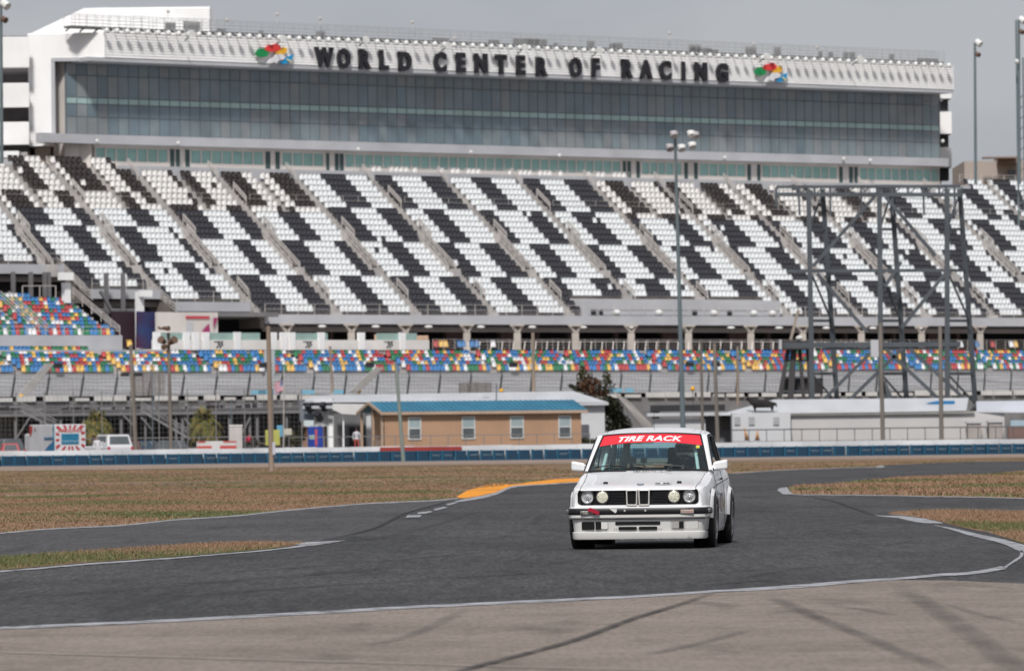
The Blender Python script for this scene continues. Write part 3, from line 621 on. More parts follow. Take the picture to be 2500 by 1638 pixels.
g = MB(); g.sbox(NK*TR+.02, NK*TR+.5, sb(296, 430, 20)[0], sb(2372, 430, 20)[0], Z0+23*RI-.5, 28.05); g.sbox(NK*TR+.5, aG, sb(296, 430, 20)[0], sb(2372, 430, 20)[0], 27.4, 27.7); g.build('rear_walkway', m_gy, ugs)
g = MB(); srail(g, 26*TR+.3, Z0+26*RI, sb(2360, 430, 21)[0], BR0, .9, 1.6, 3, .03); g.build('handrail', m_rail, ugs); g = MB(); srail(g, 21.6, 27.7, A0-1, sb(1545, 420, 21)[0], 1., 1.6, 2, .02); g.build('handrail', m_rail, ugs)
# aisles: handrails, stair mouths
def slope(mb, a0, a1, b, hs=(.5, .75, 1.0), w=.075, posts=True):
    P = lambda a, h: W(a, b, Z0+a/TR*RI+h)
    for h in hs: mb.bar(P(a0, h), P(a1, h), w)
    if posts:
        n = max(1, int((a1-a0)/1.4))
        for i in range(n+1): a = a0+(a1-a0)*i/n; mb.bar(P(a, 0), P(a, hs[-1]), w)
for i in range(-8, 12):
    b = A0+i*SEC
    if b < BL0 or b > BR0: continue
    g = MB(); km = kmin(b)
    for k in range(km, 24): g.sbox(k*TR, k*TR+.42, b-.5, b+.5, Z0+k*RI+.004, Z0+k*RI+.29)
    g.build('aisle_stair', m_cc, ugs)
    g = MB(); a0, a1 = 7*TR, 12.6*TR
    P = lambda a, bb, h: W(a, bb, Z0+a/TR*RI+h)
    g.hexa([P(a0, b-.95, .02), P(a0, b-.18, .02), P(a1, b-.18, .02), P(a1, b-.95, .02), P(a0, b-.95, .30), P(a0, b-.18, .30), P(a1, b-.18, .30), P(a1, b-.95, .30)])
    g.build('stairwell_shade', mat('stairwell_shade_brown', (.06, .05, .045), .9, scale=1), ugs)  # raised dark slab, shade of the stair opening painted as its colour
    g = MB(); g.sbox(a0-.7, a0-.02, b-.95, b-.1, Z0+6*RI, Z0+6*RI+1.15); g.hexa([P(a0, b-1.15, 0), P(a0, b-.97, 0), P(a1, b-.97, 0), P(a1, b-1.15, 0), P(a0, b-1.15, .55), P(a0, b-.97, .55), P(a1, b-.97, .55), P(a1, b-1.15, .55)])
    g.build('stairwell_parapet', m_cc, ugs)
    def sl_(*a): g = MB(); slope(g, *a); g.build('handrail', m_rail, ugs)
    sl_(a0, a1+.6, b-.16, (.6, .8, 1.0)); sl_(a0, a1+.2, b-1.05, (.7, 1.0)); sl_(12.8*TR, 15.2*TR, b+.55, (.5, .8, 1.0))
    if i % 2 == 0: sl_(18.5*TR, 21*TR, b+.5, (.6, .8, 1.0))
    if kmin(b) < 3: sl_(2.5*TR, 4.6*TR, b+.5, (.5, .8, 1.0))
    sl_(22.6*TR, 24.6*TR, b-.4, (.6, .8, 1.1))
    g = MB(); srail(g, 19*TR-.05, Z0+19*RI, b+1.2, b+SEC-.8, .95, 1.6, 2, .018); g.build('handrail', m_rail, ugs)
# concourse under the deck
g = MB()
bV = sb(285, 830, -9)[0]
g.sbox(-11.6, 12, bV+.3, BR0, 9.2, 9.58); g.build('concourse_floor', m_cc, ugs)
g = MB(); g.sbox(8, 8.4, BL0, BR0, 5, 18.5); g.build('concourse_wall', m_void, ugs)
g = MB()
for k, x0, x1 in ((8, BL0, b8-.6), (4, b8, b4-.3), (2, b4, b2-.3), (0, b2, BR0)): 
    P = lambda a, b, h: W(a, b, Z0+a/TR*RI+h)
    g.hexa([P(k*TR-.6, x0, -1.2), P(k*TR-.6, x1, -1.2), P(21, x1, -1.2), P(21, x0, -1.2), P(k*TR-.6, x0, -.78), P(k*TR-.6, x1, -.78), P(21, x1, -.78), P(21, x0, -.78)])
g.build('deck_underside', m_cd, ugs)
for px in (700, 858, 990, 1140, 1263, 1405, 1541, 1681, 1833, 1960, 2103, 2250, 2393, 2540):       # concourse columns with branching heads
    b = sb(px, 830, -4)[0]; g = MB(); g.box(b-.27, b+.27, -4.2, -3.8, 9.58, 11.45, lambda x, a, z: W(a, x, z))
    for s in (-1, 1): g.bar(W(-4, b+s*.1, 11.5), W(-4, b+s*.6, 12.1), .22, .2)
    g.sbox(-4.3, -3.7, b-.65, b+.65, 12.08, 12.25); g.build('column', mat('buff_concrete', (.52, .47, .42), .85, scale=1), ugs)
rr = random.Random(5)
for i in range(18):
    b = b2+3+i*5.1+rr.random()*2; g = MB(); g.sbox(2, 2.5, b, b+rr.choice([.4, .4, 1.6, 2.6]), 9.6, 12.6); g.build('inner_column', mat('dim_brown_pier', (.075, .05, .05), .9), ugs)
for i in range(13):
    b = b2+6+i*6.3; g = MB(); g.ball(W(-1.8, b, 12.05), .2, 8, 5, (2, 1, .7)); g.build('ceiling_light', m_lamp, ugs)
g = MB(); srail(g, -11.4, 9.58, sb(1050, 850, -11)[0], BR0, 1.05, 1.3, 4, .02); g.build('handrail', m_rail, ugs)
g = MB(); b0_ = sb(1120, 850, -9)[0]
for i in range(40): b = b0_+i*1.35; g.bar(W(-10.4, b, 9.6), W(-10.1, b+.35, 10.5), .06)
g.bar(W(-10.1, b0_, 10.48), W(-10.1, b+.5, 10.48), .05); g.build('guard_fence', m_rail, ugs)
# white columns and beams beneath the stepped deck on the left
for px, y0, y1, wpx in ((162, 690, 740, 5), (342, 712, 852, 5)):
    b, z0 = sb(px, y1, -3); _, z1 = sb(px, y0, -3); g = MB(); g.sbox(-3.3, -2.7, b-.3, b+.3, z0, z1); g.build('column', m_wh, ugs)
    g = MB(); g.sbox(-3.8, -3.3, b-.3, b+.9, z1-.5, z1+.1) if px == 342 else g.sbox(-3.8, -3.3, b-1.1, b+.3, z1+.2, z1+.9); g.build('lamp_box', m_wh, ugs)
g = MB()
for px in (35, 78, 112, 122, 262, 303): b = sb(px, 750, 1)[0]; g.sbox(1, 1.3, b-.16, b+.16, 8, 17)
for z in (10.9, 13.3): g.sbox(1.3, 1.6, sb(230, 750, 1)[0], sb(345, 750, 1)[0], z, z+.45)
g.bar(W(0, sb(230, 715, 1)[0], 15.3), W(0, sb(262, 760, 1)[0], 13.2), .25); g.sbox(-3.2, 1, sb(336, 800, -2)[0], b2, 12.9, 13.3)
g.build('steel_beam', mat('dim_grey_steel', (.17, .165, .17), .7, scale=1), ugs)
# ---------------------------------------------------------------- suite terrace on the concourse
sui = empty('suite_terrace', W(-8, sb(700, 850, -8)[0], 9.6), 'white suite terrace with glass balustrade under the upper deck', 'terrace')
bs0, bs1 = sb(372, 850, -11.3)[0], sb(1042, 850, -11.3)[0]
g = MB(); g.sbox(-11.7, -11.2, bs0, bs1, 9.62, 10.55); g.sbox(-11.2, -5, bs0, bs1, 9.6, 9.72); g.build('parapet', mat('cream_white', (.78, .75, .72), .6, scale=.4), sui)
for x0, x1 in ((390, 448), (505, 570), (583, 635), (716, 778), (788, 800), (920, 975), (985, 1018)):
    g = MB(); g.sbox(-11.5, -11.42, sb(x0, 830, -11.5)[0], sb(x1, 830, -11.5)[0], 10.56, 11.2); g.build('glass_panel', mat('balustrade_glass', (.30, .42, .39), .15, scale=1), sui)
for x in (381, 453, 475, 500, 577, 665, 690, 710, 782, 880, 980): b = sb(x, 830, -11.5)[0]; g = MB(); g.sbox(-11.8, -11.4, b-.32, b+.32, 9.63, 11.25); g.build('post', m_wh, sui)
g = MB(); g.sbox(-6, -5.6, sb(385, 800, -6)[0], sb(532, 800, -6)[0], 9.7, 13.2); g.build('end_wall', mat('warm_white_wall', (.60, .56, .53), .7, scale=.4), sui)
g = MB(); b = sb(455, 800, -6.1)[0]; g.sbox(-6.1, -6.0, b, b+2.6, 12.62, 12.85); g.build('red_strip_sign', mat('red_sign', (.5, .05, .07), .5), sui)
b = sb(456, 800, -6.1)[0]; g = MB(); g.sbox(-6.1, -6.0, b, b+.7, 11.3, 12.3); g.build('vent', m_gy, sui)
g = MB(); g.sbox(-6.1, -6.0, b, b+.7, 9.7, 11.1); g.build('door', m_dark, sui)
g = MB(); q = lambda x, y: W(-6.15, *sb(x, y, -6.15)); g.prism([q(492, 812), q(500, 800), q(510, 790), q(512, 812)], ON*.05); g.prism([q(521, 776), q(532, 776), q(521, 802)], ON*.05); g.build('wall_graphic', mat('magenta_paint', (.30, .03, .12), .5), sui)
g = MB(); q = lambda x, y: W(-5, *sb(x, y, -5)); g.prism([q(337, 760), q(387, 762), q(384, 850), q(336, 850)], ON*-.3); g.build('blue_banner', mat('blue_maroon_banner', (.015, .045, .14), .6, col2=(.05, .012, .04), scale=.35), sui)
g = MB(); q = lambda x, y: W(-2, *sb(x, y, -2)); g.prism([q(275, 760), q(340, 760), q(340, 850), q(275, 850)], ON*-.3); g.build('maroon_panel', mat('maroon_panel', (.03, .012, .022), .7), sui)
for x in (535, 752, 950):      # small black flag marks on the parapet
    b, z = sb(x, 843, -11.75); g = MB()
    for i in range(4):
        for j in range(3):
            if (i+j) % 2 == 0: g.prism([W(-11.73, b-.3+i*.16+j*.07+dx, 9.85+j*.17+dz) for dx, dz in ((0, 0), (.15, 0), (.21, .16), (.06, .16))], ON*.02)
    g.prism([W(-11.73, b-.55, 10.38), W(-11.73, b+.5, 10.38), W(-11.73, b+.5, 10.43), W(-11.73, b-.55, 10.43)], ON*.02)
    g.build('flag_mark', m_blk, sui)
rr = random.Random(2)
for i in range(10):
    b = sb(905, 830, -9)[0]+i*.62; g = MB(); g.sbox(-10, -9.6, b, b+.4, 9.72, 10.9+.2*rr.random()); g.build('chair_cover', mat('peach_cover', (.65, .45, .33), .7), sui)
# ---------------------------------------------------------------- lower grandstand of coloured seats
lgs = empty('lower_grandstand', W(-16, 0, 7), 'low grandstand of randomly coloured seats behind the banked track', 'grandstand')
cols = [mat('blue_seat', (.06, .21, .47), .45, scale=2), mat('green_seat', (.04, .20, .10), .45, scale=2), mat('red_seat', (.48, .075, .08), .45, scale=2), mat('yellow_seat', (.76, .48, .14), .45, scale=2), mat('white_seat_low', (.78, .78, .80), .45, scale=2)]
def pick(r): x = r.random(); return 0 if x < .34 else 1 if x < .55 else 2 if x < .74 else 3 if x < .86 else 4
L = []; rr = random.Random(77); T2, R2 = .78, .345; bx = sb(228, 850, -11)[0]
m = MB()
for k in range(7):
    if k > 5: break
    x0, x1 = (BL0, 104) if k < 5 else (BL0, bx)
    m.sbox(-16+k*T2, -16+k*T2+T2, x0, x1, 6.6+k*R2, 7.45+k*R2)
    b = BL0
    while b < x1-.3:
        sec = (b-BL0) % 10.5
        if not (sec < .9) and not (sb(640, 880, -15)[0] < b < sb(656, 880, -15)[0]): L.append((-16+k*T2+.05, b, 7.45+k*R2-.16, pick(rr), .92))
        b += .44
m.build('terrace', m_cc, lgs)
bE = sb(285, 818, -9)[0]
m = MB(); nr = 10
for j in range(nr):
    m.sbox(-9+j*.78, -9+j*.78+.79, BL0, bE+.1, 9.4+j*.37, 10.85+j*.37); b = BL0
    while b < bE-.2:
        sec = (b-bE) % 8.6
        if not (sec > 7.7 and j > 1) and not (j == 9 and b > sb(80, 730, -2)[0]): L.append((-9+j*.78+.05, b, 10.85+j*.37-.14, pick(rr), .92))
        b += .44
m.build('terrace', m_cc, lgs)
for px in (505, 1070, 1083, 1094, 1128, 1137, 1158, 1170, 1210, 322, 2352, 2392, 2430, 2475, 2486, 600):
    L.append((-10.6, sb(px, 845, -10.6)[0], 9.62, pick(rr), 1.1))
seats(lgs, L, cols, 'l')
g = MB(); g.sbox(-9.45, -9.02, BL0, bE+.3, 9.6, 11.0); g.sbox(-12.4, -9.4, BL0, bE+3, 9.2, 9.62); g.build('stand_wall', m_gy, lgs)
g = MB(); g.sbox(-17.4, -16.02, BL0, 104, 5.2, 7.42); g.build('front_wall', mat('grey_barrier', (.40, .40, .41), .7, scale=.4), lgs)
g = MB()
for h in (.5, .75, 1.): g.bar(W(-9.2, bE+.2, 10.8+h), W(-1.5, bE+.2, 14.6+h), .06)
for i in range(6): a = -9.2+i*1.5; g.bar(W(a, bE+.2, 10.8+(a+9.2)*.49), W(a, bE+.2, 11.8+(a+9.2)*.49), .06)
g.build('handrail', m_rail, lgs); g = MB(); srail(g, -9.2, 11.0, BL0, bE+.2, .8, 1.9, 2, .025); g.build('handrail', m_rail, lgs); g = MB()
for dd in (-.1, .8):
    for h in (.4, .7, 1.): g.bar(W(-9, bE-8.6+.5+dd, 10.9+h), W(-2.5, bE-8.6+.5+dd, 14.1+h), .06)
g.build('handrail', m_rail, lgs)
for px in (138, 1250, 1680, 1745, 640, 900): 
    b = sb(px, 875, -17.5)[0]; g = MB(); g.sbox(-17.9, -17.5, b-.35, b+.35, 7.9, 8.4); g.build('loudspeaker', m_blk, lgs)
b0, b1 = sb(638, 860, -17)[0], sb(660, 860, -17)[0]; g = MB(); g.sbox(-17.7, -17.42, b0, b1, 6, 9.5); g.build('equipment_box', mat('pale_grey_box', (.45, .49, .50), .6), lgs)
b = sb(-20, 830, -10)[0]; g = MB()
q = lambda x, y: W(-2.4, *sb(x, y, -2.4))
for x in (55, 97, 136): g.bar(q(x, 728), q(x, 698), .07)
g.bar(q(55, 698), q(136, 698), .07); g.build('screen_frame', m_rail, lgs)
# banked track and its fences
g = MB(); nb = 60
for i in range(nb):
    b0 = -125+i*240/nb; b1 = b0+240/nb; g.quad(W(-33, b0, 5.15), W(-33, b1, 5.15), W(-17.4, b1, 7.15), W(-17.4, b0, 7.15))
g.quad(W(-50, -125, 5.13), W(-50, 110, 5.13), W(-33, 110, 5.15), W(-33, -125, 5.15))
o = g.build('banked_track', ground_mat('banked_asphalt', [(.35, (.27, .265, .27)), (.65, (.37, .365, .37))], .12, fine=[(2, .3, .7, .9)], bscale=8, marks=[(.05, 1.1, R(-38), .5, .62, .72), (.08, 2.2, R(-38), .52, .62, .8)], bump=.2)); o['kind'] = 'structure'
cf = empty('catch_fence', W(-34, 0, 5.1), 'tall catch fence of leaning dark posts and cables along the banked track', 'fence')
bb = -100.5
while bb < 90:
    g = MB(); g.bar(W(-34, bb, 5.1), W(-33.4, bb+.75, 6.9), .15); g.bar(W(-33.4, bb+.75, 6.9), W(-32.8, bb+1.15, 7.5), .1); g.build('post', m_dark, cf); bb += 3.45
g = MB(); rr = random.Random(3)
for i in range(9):
    z = 5.5+i*.32; a = -34+i*.1; g.bar(W(a, -100, z), W(a, 90, z+rr.uniform(-.02, .02)), .028)
for i in range(12):
    z = 5.4+i*.19; a = -34+i*.06; g.bar(W(a, -100, z), W(a, 90, z), .014)
bb = -100.5
while bb < 90: g.bar(W(-34, bb, 5.1), W(-33.4, bb+.3, 7.3), .016); bb += .42
g.build('cable', mat('fence_cable', (.16, .16, .165), .6), cf)
# ================================================================ TRACKSIDE AND PADDOCK
class Fr:      # a local frame: origin, x along the front, y into the depth, z up, turned by ang
    def __init__(s, o, ang): s.o = Vector(o); s.c, s.s = math.cos(ang), math.sin(ang)
    def __call__(s, x, y, z): return Vector((s.o.x+x*s.c-y*s.s, s.o.y+x*s.s+y*s.c, s.o.z+z))
    def box(s, mb, x0, x1, y0, y1, z0, z1): return mb.box(x0, x1, y0, y1, z0, z1, lambda x, y, z: s(x, y, z))
# ---------------------------------------------------------------- tyre barrier and wall
A_, B_ = gd(-180, 1140.5), gd(2680, 1105.5)
bd = (B_-A_).normalized(); bang = math.atan2(bd.y, bd.x); BF = Fr(A_, bang); blen = (B_-A_).length
mw = mat('white_painted_wall', (.68, .685, .70), .7, col2=(.50, .50, .51), scale=.35, bump=.1)
wl = empty('barrier_wall', BF(blen/2, .8, 0), 'long low white wall behind the blue tyre barrier blocks', 'wall')
g = MB(); n = 36
for i in range(n): BF.box(g, blen*i/n, blen*(i+1)/n-.012, .78+.02*(i % 2), 1.0, 0, .90+.015*((i*7) % 3-1))
g.build('wall_panel', mw, wl)
g = MB(); px2s = lambda px, y=.7: (at(px, 1100, A_.y).x-A_.x)/bd.x
BF.box(g, px2s(927), px2s(1127), .45, .76, .62, .86); g.build('red_pad', mat('red_pad', (.30, .035, .03), .7, scale=1), wl)
m_blue = mat('blue_barrier', (.003, .045, .095), .6, col2=(.002, .028, .062), scale=.8)
m_blue2 = mat('blue_barrier_edge', (.006, .085, .16), .5, scale=2); m_faded = mat('faded_lettering', (.10, .15, .20), .6, scale=2)
def block(lettered, seed):
    e = empty('tyre_barrier_block', (0, 0, 0), '', 'barrier block', 'blue tyre barrier blocks')
    f = Fr((0, 0, 0), 0); r = random.Random(seed)
    g = MB(); f.box(g, .03, .70, .03, .6, 0, .60); g.build('body', m_blue, e, local=True, bevel=.03)
    g = MB(); f.box(g, -.02, .09, .0, .58, 0, .63); f.box(g, .09, .70, .012, .03, .555, .61); f.box(g, .09, .70, .012, .03, .0, .05); g.build('rib', m_blue2, e, local=True)
    if lettered:
        g = MB(); x = .16
        while x < .62:
            w_ = r.uniform(.02, .05); h0 = .30+r.uniform(-.02, .02); f.box(g, x, x+w_, .018, .03, h0, h0+r.uniform(.06, .12)); x += w_+r.uniform(.012, .025)
        f.box(g, .16, .62, .02, .03, .33, .36); g.build('lettering', m_faded, e, local=True)
    return e
kinds = [block(False, 0)]+[block(True, s) for s in (1, 2, 3)]; used = [0]*4; rr = random.Random(8); s = 0; i = 0
while s < blen-.8:
    u = s/blen; lett = (i % 9 in (1, 4, 5) if u < .45 else rr.random() < .45) or .28 < u < .36 or .80 < u < .93
    k = rr.choice([1, 2, 3]) if lett else 0
    o = kinds[k] if not used[k] else copy_tree(kinds[k]); used[k] = 1
    o.location = BF(s, rr.uniform(-.03, .03), 0); o.rotation_euler = (0, 0, bang+rr.uniform(-.012, .012))
    o['label'] = 'dark blue tyre barrier block with a faded white line of lettering' if k else 'plain dark blue tyre barrier block without lettering'
    o['group'] = 'lettered blue barrier blocks' if k else 'plain blue barrier blocks'
    s += .745+rr.uniform(-.03, .05); i += 1
# ---------------------------------------------------------------- poles
m_wood = mat('weathered_pole_wood', (.30, .235, .185), .9, col2=(.19, .15, .12), scale=2, stretch=(1, 1, .1), bump=.3, bscale=20)
m_steelp = mat('green_grey_pole', (.20, .235, .215), .6, scale=1.5); m_bluep = mat('blue_grey_pole', (.13, .165, .18), .5, scale=.3)
m_horn = mat('brown_horn', (.14, .085, .06), .6, scale=2); m_gpole = mat('grey_brown_pole', (.215, .19, .165), .85, col2=(.15, .13, .115), scale=2, stretch=(1, 1, .15))
def pole(name, label, cat, x0, y0, x1, y1, D, r0, r1, m, group=None, base=None):
    p, q = at(x0, y0, D), at(x1, y1, D)
    if base is not None: q.z = base
    e = empty(name, q, label, cat, group); g = MB(); g.tube(q, p, r1, r0, 12); g.build('shaft', m, e, smooth=False, auto=50); return e, p
e, p = pole('wooden_pole', 'thick weathered wooden pole standing in the grass in front of the blue barrier', 'pole', 655, 796, 663, 1150, 246, .095, .115, m_wood, base=0)
g = MB(); g.bar(p+Vector((-.05, 0, -.1)), p+Vector((.02, 0, .15)), .05); g.build('bracket', m_dark, e)
g = MB(); q = at(669, 1090, 245.8); g.box(q.x-.07, q.x+.05, 245.82, 245.86, q.z-.35, q.z+.2); g.build('notice', mat('pale_notice', (.5, .5, .58)), e)
pole('metal_pole', 'slim green grey pole leaning in front of the barrier and the tan office', 'pole', 967, 892, 985, 1128, 334, .09, .12, m_steelp, base=0)
def plain(px0, y0, px1, y1, D, r, lab, m=m_gpole): return pole('utility_pole', lab, 'pole', px0, y0, px1, y1, D, r*.85, r, m, base=at(px1, y1, D).z if y1 < 1000 else 0)
e, p = plain(319, 842, 333, 1100, 402, .15, 'grey brown pole with black loudspeakers beside the left palm')
for dx in (-.45, .5):
    g = MB(); q = at(322, 915, 402); g.box(q.x+dx-.32, q.x+dx+.25, 401.6, 402.2, q.z-.1, q.z+.12); g.build('loudspeaker', m_blk, e)
e, p = plain(411, 812, 418, 1100, 395, .13, 'grey pole carrying brown horn loudspeakers between the two palms')
for x0, y0, x1, y1, r in ((397, 801, 412, 802, .18), (402, 835, 392, 829, .28), (415, 837, 427, 829, .28), (409, 844, 399, 848, .2), (393, 803, 388, 800, .1)):
    g = MB(); g.tube(at(x0, y0, 394.8), at(x1, y1, 394.4), r*.6, r, 12); g.build('horn', m_horn, e, auto=40)
e, p = plain(1301, 812, 1303, 957, 462, .15, 'brown pole rising behind the roof of the white hall', m_wood)
plain(1711, 830, 1716, 1060, 430, .12, 'slender grey pole right of the tall floodlight pole')
plain(1744, 838, 1753, 1095, 420, .15, 'dark grey pole just right of the race car roof')
plain(1801, 846, 1801, 990, 452, .12, 'short tan wooden pole in front of the banked track', m_wood)
e, p = plain(2149, 788, 2156, 1095, 400, .16, 'grey pole inside the left half of the steel sign frame')
g = MB(); g.box(p.x-.7, p.x-.15, 399.7, 400.2, p.z-2.4, p.z-1.2); g.build('equipment_box', m_gy, e)
plain(2295, 795, 2299, 1095, 400, .16, 'grey pole inside the right half of the steel sign frame')
plain(806, 845, 812, 957, 460, .11, 'short brown pole with loudspeakers left of the white hall', m_wood)
for px, y0, y1, D in ((372, 870, 1060, 432), (565, 975, 1070, 432), (1212, 935, 985, 440)): plain(px, y0, px, y1, D, .05, {372: 'thin blue grey post right of the first palm', 565: 'thin post behind the white cabinet', 1212: 'thin mast on the roof of the white hall'}[px], m_bluep)
# tall floodlight pole
e, p = pole('floodlight_pole', 'tall blue grey pole with clustered round floodlights behind the race car', 'light pole', 1648, 325, 1669, 1100, 418, .10, .20, m_bluep, base=0)
for x, y, m_ in ((1645, 325, m_horn), (1687, 324, m_lamp), (1635, 357, m_horn), (1664, 358, m_lamp), (1690, 352, m_lamp), (1697, 327, m_horn)):
    q = at(x, y, 417.5); g = MB(); g.ball(q, .30, 12, 8, (1.1, .9, .62)); g.tube(q+Vector((0, 0, -.08)), q+Vector((.04, -.12, -.26)), .26, .31, 12)
    g.build('floodlight', mat('floodlight_shell', (.42, .39, .40), .35, scale=1) if m_ is m_horn else m_lamp, e, auto=50)
g = MB()
for y in (330, 358): g.bar(at(1632, y+3, 418), at(1698, y, 418), .08)
g.build('crossbar', m_bluep, e)
# light poles against the sky
for (x0, y0, x1, y1, D, lab) in ((2380, 104, 2382, 450, 560, 'grey light pole with one white lamp right of the press box'), (2, 10, 4, 400, 430, 'grey light pole with a white lamp at the left edge'), (2487, 48, 2489, 450, 545, 'tall mast with lamps at the right edge')):
    e, p = pole('light_pole', lab, 'light pole', x0, y0, x1, y1, D, .12, .15, m_bluep)
    g = MB(); s = 1 if x0 < 1000 else .9; o_ = .2 if x0 != 2487 else .4
    g.tube(p+Vector((.15, 0, .1)), p+Vector((.55, -.3, -.25)), .3, .34, 10); g.build('lamp', m_lamp, e, auto=40)
    g = MB(); g.tube(p+Vector((.1, 0, -1.1)), p+Vector((.4, -.3, -1.3)), .2, .24, 10); g.build('lamp', m_horn, e, auto=40)
    if x0 == 2487:
        g = MB(); q = at(2489, 450, 546)
        for dx in (-.12, .5): g.bar((q.x+dx, 546, q.z-4), (q.x+dx, 546, p.z-.3*(0 if dx < 0 else 12)), .16)
        for k in range(12): g.bar((q.x-.12, 546, q.z-3+k), (q.x+.5, 546, q.z-2.4+k), .08)
        g.build('lattice', m_bluep, e)
        g = MB(); q = at(2486, 152, 544.5); g.tube(q, q+Vector((-.3, 0, .1)), .2, .24, 10); g.build('lamp', m_lamp, e)
# ---------------------------------------------------------------- steel sign frame
sf = empty('steel_sign_frame', at(2200, 1100, 470), 'huge dark steel frame of posts and diagonal braces in front of the right seats', 'steel frame')
m_st = mat('dark_blue_steel', (.085, .097, .11), .55, col2=(.06, .068, .078), scale=.4)
def fb(x0, y0, x1, y1, w=.3, D0=470, D1=None, name='brace'):
    g = MB(); g.bar(at(x0, y0, D0), at(x1, y1, D1 or D0), w); return g.build(name, m_st, sf)
for xa, xb, xc, xd in ((1974, 1983, 2008, 2044), (2147, 2151, 2176, 2214), (2312, 2313, 2343, 2381)):
    fb(xa, 462, xb, 985, .40, name='post'); fb(xc, 462, xd, 985, .40, 471, 474, name='post')
    for y in (560, 660, 783, 912): t = (y-462)/523; fb(xa+(xb-xa)*t, y, xc+(xd-xc)*t, y, .22, 470, 471+3*t, name='tie_beam')
    for ya, yb in ((660, 783), (912, 985), (560, 470)): ta, tb = (ya-462)/523, (yb-462)/523; fb(xa+(xb-xa)*ta, ya, xc+(xd-xc)*tb, yb, .13, 470, 472)
for x0, y0, x1, y1 in ((2136, 479, 1985, 650), (1995, 668, 2117, 810), (2163, 482, 2284, 625), (2309, 666, 2202, 800), (2137, 850, 2012, 974), (2220, 850, 2362, 980), (2206, 848, 2076, 974), (2160, 850, 2288, 970), (2160, 700, 2200, 640)): fb(x0, y0, x1, y1, .28)
fb(1895, 457, 2345, 455, .25, name='chord'); fb(1895, 475, 2345, 476, .32, name='chord'); fb(1920, 662, 2320, 660, .26, name='chord'); fb(1915, 843, 2345, 840, .42, name='chord'); fb(2010, 852, 2335, 850, .2, name='chord')
fb(1895, 457, 1895, 505, .22, name='hanger')
for i in range(11): x = 1950+i*38; fb(x, 455, x+2, 480+(46 if i % 2 == 0 else 0), .17, name='hanger'); fb(x+2, 476, x+20, 458, .10)
for k in (0, 1): fb(2150+4*k, 930, 2160+20*k, 990, .5, name='footing')
# camera tower left of the frame
ct = empty('camera_tower', at(1935, 1100, 476), 'dark camera platform on braced legs at the left foot of the steel frame', 'platform')
g = MB(); p, q = at(1912, 853, 474), at(1975, 831, 474); g.box(p.x, q.x, 474, 477, p.z, q.z); g.build('platform', mat('charcoal_steel', (.06, .055, .058), .7, scale=1), ct)
for x0, x1, w in ((1925, 1903, .35), (1938, 1930, .5), (1952, 1962, .3), (1972, 1980, .35)): g = MB(); g.bar(at(x0, 852, 475), at(x1, 972, 475), w); g.build('leg', mat('charcoal_steel', 0), ct)
for y in (880, 921, 955): g = MB(); g.bar(at(1912, y, 475), at(1980, y, 475), .15); g.build('tie_beam', m_st, ct)
g = MB(); p, q = at(1910, 962, 476), at(2010, 922, 476); g.box(p.x, q.x, 476.5, 477.5, p.z, q.z); g.build('dark_hut', mat('charcoal_steel', 0), ct)
g = MB(); g.bar(at(1930, 830, 475), at(1947, 765, 475), .22); g.bar(at(1947, 765, 475), at(1951, 757, 475), .3); g.build('crane_arm', mat('tan_arm', (.35, .29, .24), .7), ct)
g = MB(); g.ball(at(1952, 825, 474), .25, 8, 6, (1.3, 1, .8)); g.build('camera', m_lamp, ct)
g = MB(); g.bar(at(1905, 829, 474), at(1905, 853, 474), .25); g.build('screen', m_gy, ct)
# ---------------------------------------------------------------- tan office with blue metal roof
off = Fr(at(932, 1100, 428), R(22)); off.o.z = 0
m_tan = mat('tan_siding', (.44, .272, .172), .8, col2=(.39, .24, .152), scale=.5); m_tant = mat('tan_trim', (.47, .34, .25), .7, scale=1)
m_roofb = mat('blue_metal_roof', (.020, .15, .24), .45, col2=(.016, .12, .20), scale=.6)
ofc = empty('site_office', off(8, 2.2, 0), 'long tan site office with blue metal roof behind the barrier', 'office')
LEN = (1408-932)/FPX*428/math.cos(R(22))*1.03; ze = CAMH+(1073.7-1005)/FPX*428; zr = ze+.72; dp = 4.6
g = MB(); off.box(g, .9, LEN, .1, dp, 0, ze); off.box(g, .25, LEN, 0, .098, 0, ze)
n = int(LEN/.4)
for i in range(n): x = .4+i*.4; off.box(g, x, x+.03, -.012, .01, .1, ze-.2)
g.build('wall', m_tan, ofc)
g = MB(); ov = .35
sl = lambda x, t, dz=0: off(x, -ov+(dp/2+ov)*t, ze-.05+(zr-ze+.05)*t+dz)
g.hexa([sl(-.1, 0), sl(LEN+ov, 0), sl(LEN+ov, 1), sl(-.1, 1), sl(-.1, 0, .06), sl(LEN+ov, 0, .06), sl(LEN+ov, 1, .06), sl(-.1, 1, .06)])
sr = lambda x, t, dz=0: off(x, dp+ov-(dp/2+ov)*t, ze-.05+(zr-ze+.05)*t+dz)
g.hexa([sr(-.1, 0), sr(LEN+ov, 0), sr(LEN+ov, .999), sr(-.1, .999), sr(-.1, 0, .06), sr(LEN+ov, 0, .06), sr(LEN+ov, .999, .06), sr(-.1, .999, .06)])
x = .0
while x < LEN+ov: g.hexa([sl(x, 0, .06), sl(x+.04, 0, .06), sl(x+.04, 1, .06), sl(x, 1, .06), sl(x, 0, .10), sl(x+.04, 0, .10), sl(x+.04, 1, .10), sl(x, 1, .10)]); x += .42
g.build('roof', m_roofb, ofc)
g = MB(); off.box(g, -.15, LEN+ov+.05, -ov-.03, -ov+.02, ze-.24, ze-.02); off.box(g, -.02, LEN+.02, -ov, -.013, ze-.24, ze-.2)
